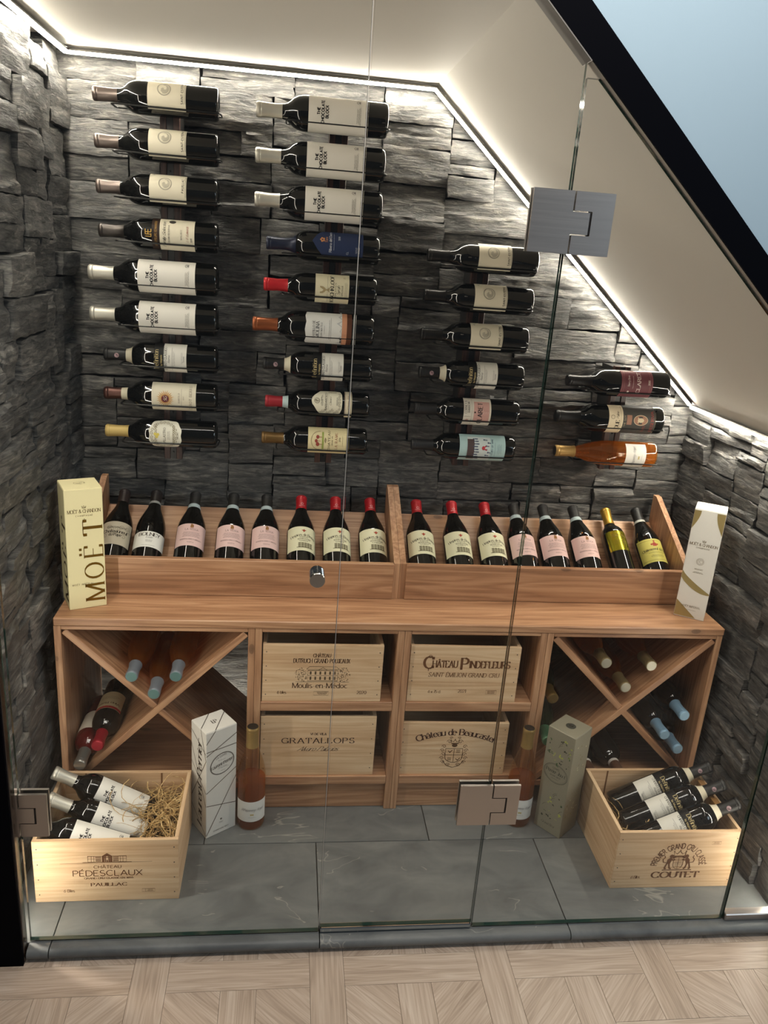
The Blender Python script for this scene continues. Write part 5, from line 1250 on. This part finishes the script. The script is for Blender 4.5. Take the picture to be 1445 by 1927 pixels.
straw('heap of golden straw in the left open crate', .040, .338, -.652, -.426, lambda x, y: .05+.125*math.exp(-((x-.295)/.08)**2-((y+.53)/.14)**2), 1500, 21)
straw('loose straw at the bottom of the right open crate', 1.466, 1.760, -.656, -.428, lambda x, y: .035+.095*math.exp(-((x-1.495)/.05)**2-((y+.57)/.08)**2), 520, 22)

# ------------------------------------------------------------------ tall gift boxes
def gift_box(label, x, y, z, w_, d_, h_, rotz, mat, arts_front=(), arts_left=(), arts_top=(), arts_right=(), lid=.004):
    """(x, y) = front left bottom corner seen along the front face; local x along the front, y into depth"""
    t = thing('gift_box', label, 'gift box', (x, y, z), (0, 0, rotz))
    b = part('carton', MB().box((0, 0, 0), (w_, d_, h_), .0012), mat, t)
    part('lid_flap', MB().box((.0008, .0008, h_+.0001), (w_-.0008, d_-.0008, h_+.0014), .0005), mat, t)
    for p_, im in arts_front: link('print', p_.mesh(plane_map((w_/2, 0, h_/2), (1, 0, 0), (0, 0, 1), .0005), im), b)
    for p_, im in arts_left: link('print', p_.mesh(plane_map((0, d_/2, h_/2), (0, -1, 0), (0, 0, 1), .0005), im), b)
    for p_, im in arts_right: link('print', p_.mesh(plane_map((w_, d_/2, h_/2), (0, 1, 0), (0, 0, 1), .0005), im), b)
    for p_, im in arts_top: link('print', p_.mesh(plane_map((w_/2, d_/2, h_+.0014), (1, 0, 0), (0, 1, 0), .0005), im), b)
    return t
GI = foil(150, 112, 36, .28, .75)
def tall_word(p, x, h, k=1.0):
    """the four letters running upward, each turned a quarter and widely spaced"""
    for ch, y, wd in (('M', -.1180, .043), ('O', -.0585, .039), ('Ë', -.0050, .026), ('T', .0590, .037)):
        p.text(ch, x, y, h, .13, .035, True, rot=R(90), fit=wd*k)
pf, pb = Print(), Print()
tall_word(pf, .0415, .046)
pb.text('MOËT & CHANDON', .0, .0995, .0088, .13, .06, True, sp=.12, fit=.078); pb.text('CHAMPAGNE', .0, .0900, .0040, .12, sp=.5); crown(pb, 0, .1125, .0042, .0008); pb.disc(.0, .083, .0010)
pb.text('MOËT IMPÉRIAL', -.010, -.095, .0042, .14, .08, True, sp=.5, fit=.052)
plf = Print(); tall_word(plf, .0390, .044)
pt = Print(); pt.ring(0, .004, .013, .010, .0008); pt.text('MOËT', 0, .001, .005, .12, .06, True, sp=.1)
bk = ink(96, 74, 34)
gift_box('tall cream gift box with golden lettering on the worktop at left', .0400, -.3140, .5938, .0915, .0915, .322, R(24), paper(238, 226, 178), [(pf, GI), (pb, bk)], [(plf, ink(60, 46, 22))], [(pt, bk)])
# white box with gold swirls
pg, pt2, pk = Print(), Print(), Print()
def ribbon(p_, pts): 
    o = len(p_.v); p_.v += [q_ for pr_ in pts for q_ in pr_]; p_.f += [(o+2*i, o+2*i+1, o+2*i+3, o+2*i+2) for i in range(len(pts)-1)]
ribbon(pg, [((-.0405+.0081*i, -.020-.058*(i/10)**.75+.0), (-.0405+.0081*i, -.042-.062*(i/10)**.8+.022*(i/10)**3)) for i in range(11)])
ribbon(pg, [((-.0405, .158-.009*i), (-.0405+.018*cos(R(i*15))**1.0, .158-.009*i)) for i in range(7)])
ribbon(pg, [((.0405, .158-.009*i), (.0405-.022*cos(R(i*13)), .158-.009*i)) for i in range(8)])
ribbon(pg, [((-.0405, -.110-.006*i), (-.0405+.008*i*.9, -.110-.006*i)) for i in range(9)])
pk.text('MOËT & CHANDON', .0, .058, .0078, .13, .06, True, sp=.12, fit=.072); pk.text('CHAMPAGNE', 0, .050, .0038, .12, sp=.4); crown(pk, 0, .070, .004, .0008); pk.text('MOËT IMPÉRIAL', 0, -.128, .0055, .13, .06, True, sp=.3, fit=.050); pk.greek(0, -.136, .03, .002, 1, .0006, 2)
pk.ring(0, .012, .010, .010, .0006); pk.ring(0, .012, .0072, .0072, .0008); pk.text('C', 0, .0085, .007, .12, .06, True); pk.greek(0, -.011, .03, .005, 2, .0008, 3); pk.greek(0, -.021, .03, .005, 2, .0008, 4)
prr = Print(); tall_word(prr, .020, .034); pt2.ring(0, 0, .014, .011, .0008)
gift_box('tall white gift box with gold swirls on the worktop at right', 1.7000, -.2700, .5938, .0820, .0780, .322, R(-32), paper(232, 229, 222), [(pg, foil(176, 156, 104, .4, .4)), (pk, ink(110, 92, 56))], [], [(pt2, ink(150, 130, 90))], [(prr, ink(96, 84, 60))])
# white box with bronze lines
BZ = ink(96, 82, 68); pw, ow, lw, tw = Print(), Print(), Print(), Print()
hb_ = .163; W2 = .044
for a in ((-.044, .118, .044, .150), (-.026, .112, -.044, .100)): pass
pw.line(-W2, .130, -.018, .163, .0020); pw.line(-W2, .094, W2, .136, .0020); pw.line(-W2, .106, W2, .104, .0020); pw.line(-W2, -.020, W2, .030, .0020); pw.line(W2, .004, -W2, -.155, .0020); pw.line(-W2, -.060, W2, -.082, .0020)
NV = 26
def oval(p_, k, t_):
    pts = []
    for i in range(NV+1):
        a = 2*pi*i/NV; u, v = .039*k*cos(a), .034*k*sin(a); r_ = R(26); pts.append((.002+u*cos(r_)-v*sin(r_)*.75, .058+u*sin(r_)*.75+v*cos(r_)))
    p_.path(pts, t_)
oval(ow, .94, .0030)
ow.text('LA CUVÉE', .0, .078, .0052, .13, .07, True, sp=.22, rot=R(12)); ow.text('Laurent-Perrier', .002, .0525, .0090, .15, .05, True, .15, sp=.06, fit=.064, rot=R(10)); ow.path([(-.031, .050), (.033, .061), (.034, .0655), (-.030, .0545)], .0006)
ow.greek(.001, .069, .03, .003, 1, .0007, 3); ow.greek(.004, .046, .034, .006, 2, .0007, 4); ow.greek(.004, .036, .016, .003, 1, .0007, 5); ow.disc(.0, -.118, .003); ow.greek(.0, -.128, .014, .006, 2, .0008, 6); ow.text('CHAMPAGNE BRUT', .0, -.151, .0040, .13, .07, True, sp=.12, fit=.046)
lw.text('Laurent-Perrier', .016, -.006, .0240, .15, .045, True, .2, sp=.10, rot=R(90), fit=.262)
pl2 = Print()
for a in ((-.039, .140, .039, .100), (.012, .163, .039, .080), (.039, .080, -.039, -.068), (-.039, .100, .039, -.062), (-.039, .045, .039, -.020), (.039, -.020, .039, -.0201), (-.039, -.092, .039, -.155)): pl2.line(*a, .0018)
tw.line(-W2, -.012, .006, .039, .0018); tw.line(-.018, -.039, W2, .025, .0020); tw.text('LP', .000, -.008, .014, .16, .05, True, sp=-.04)
gift_box('white gift box with fine bronze lines, beside the left open crate', .3990, -.4670, .0004, .0900, .0790, .326, R(34.5), paper(226, 222, 214), [(pw, BZ), (ow, ink(112, 106, 100))], [(pl2, BZ), (lw, ink(66, 56, 50))], [(tw, ink(66, 56, 50))])
# silver green box with flowers
fg, fy, fd, ft = Print(), Print(), Print(), Print(); rg = random.Random(9)
def leaf(p_, x, y, s_, a):
    p_.poly([(x, y), (x+s_*cos(a-.5)*.6, y+s_*sin(a-.5)*.6), (x+s_*cos(a), y+s_*sin(a)), (x+s_*cos(a+.5)*.6, y+s_*sin(a+.5)*.6)])
for i in range(46):
    y = rg.choice((rg.uniform(.05, .14), rg.uniform(-.12, -.02))); x = rg.uniform(-.036, .036); pr_ = rg.choice((fg, fy, fy, fd))
    for k in range(rg.choice((1, 2, 5))): leaf(pr_, x, y, rg.uniform(.003, .007), rg.uniform(0, 6.28))
for i in range(8): x, y = rg.uniform(-.03, .03), rg.choice((.09, -.06))+rg.uniform(-.03, .03); fd.path([(x, y), (x+.004, y+.008), (x+.011, y+.012)], .0007)
ft.ring(.0, .030, .037, .029, .0014); ft.ring(.0, .030, .034, .026, .0006); ft.text('CUVÉE', 0, .042, .0062, .14, .06, True, sp=.1); ft.text('Perrier-Jouët', .0, .029, .0105, .17, .05, True, .1, sp=.05, fit=.060); ft.text('GRAND BRUT', 0, .019, .0045, .14, .06, True, sp=.14); ft.greek(0, .013, .03, .003, 1, .0008, 3); ft.text('Grand Brut', .0, -.140, .008, .1, .05, shear=.3, sp=.1)
fr, fr2 = Print(), Print()
for i in range(26):
    y = rg.choice((rg.uniform(.04, .14), rg.uniform(-.10, -.02))); x = rg.uniform(-.03, .03)
    for k in range(2): leaf(fr if i % 2 else fr2, x, y, rg.uniform(.003, .007), rg.uniform(0, 6.28))
tp = Print(); tp.disc(0, .0, .014, .014, 22); tp2 = Print(); tp2.text('PJ', 0, -.005, .011, .14, .06, True, sp=.0)
SG = foil(152, 147, 128, .40, .30)
gift_box('silver-green gift box with flower pattern, beside the right open crate', 1.3175, -.4265, .0004, .0850, .0860, .326, R(-50.5), SG, [(fg, ink(70, 100, 60)), (fy, ink(190, 196, 96)), (fd, ink(52, 56, 44)), (ft, ink(86, 86, 76))], [], [(tp, ink(58, 58, 50)), (tp2, ink(186, 182, 160))], [(fr, ink(206, 200, 170)), (fr2, ink(140, 130, 90))])
# standing rose bottles
bottle('rose_standing', 'rose bottle standing on slate beside white bronze-lined box', Matrix.Translation((.5140, -.4010, .0004)) @ Matrix.Rotation(R(3), 4, 'Z'))
bottle('rose_standing', 'rose bottle standing on slate beside silver-green flower box', Matrix.Translation((1.2700, -.4080, .0004)) @ Matrix.Rotation(R(-12), 4, 'Z'))
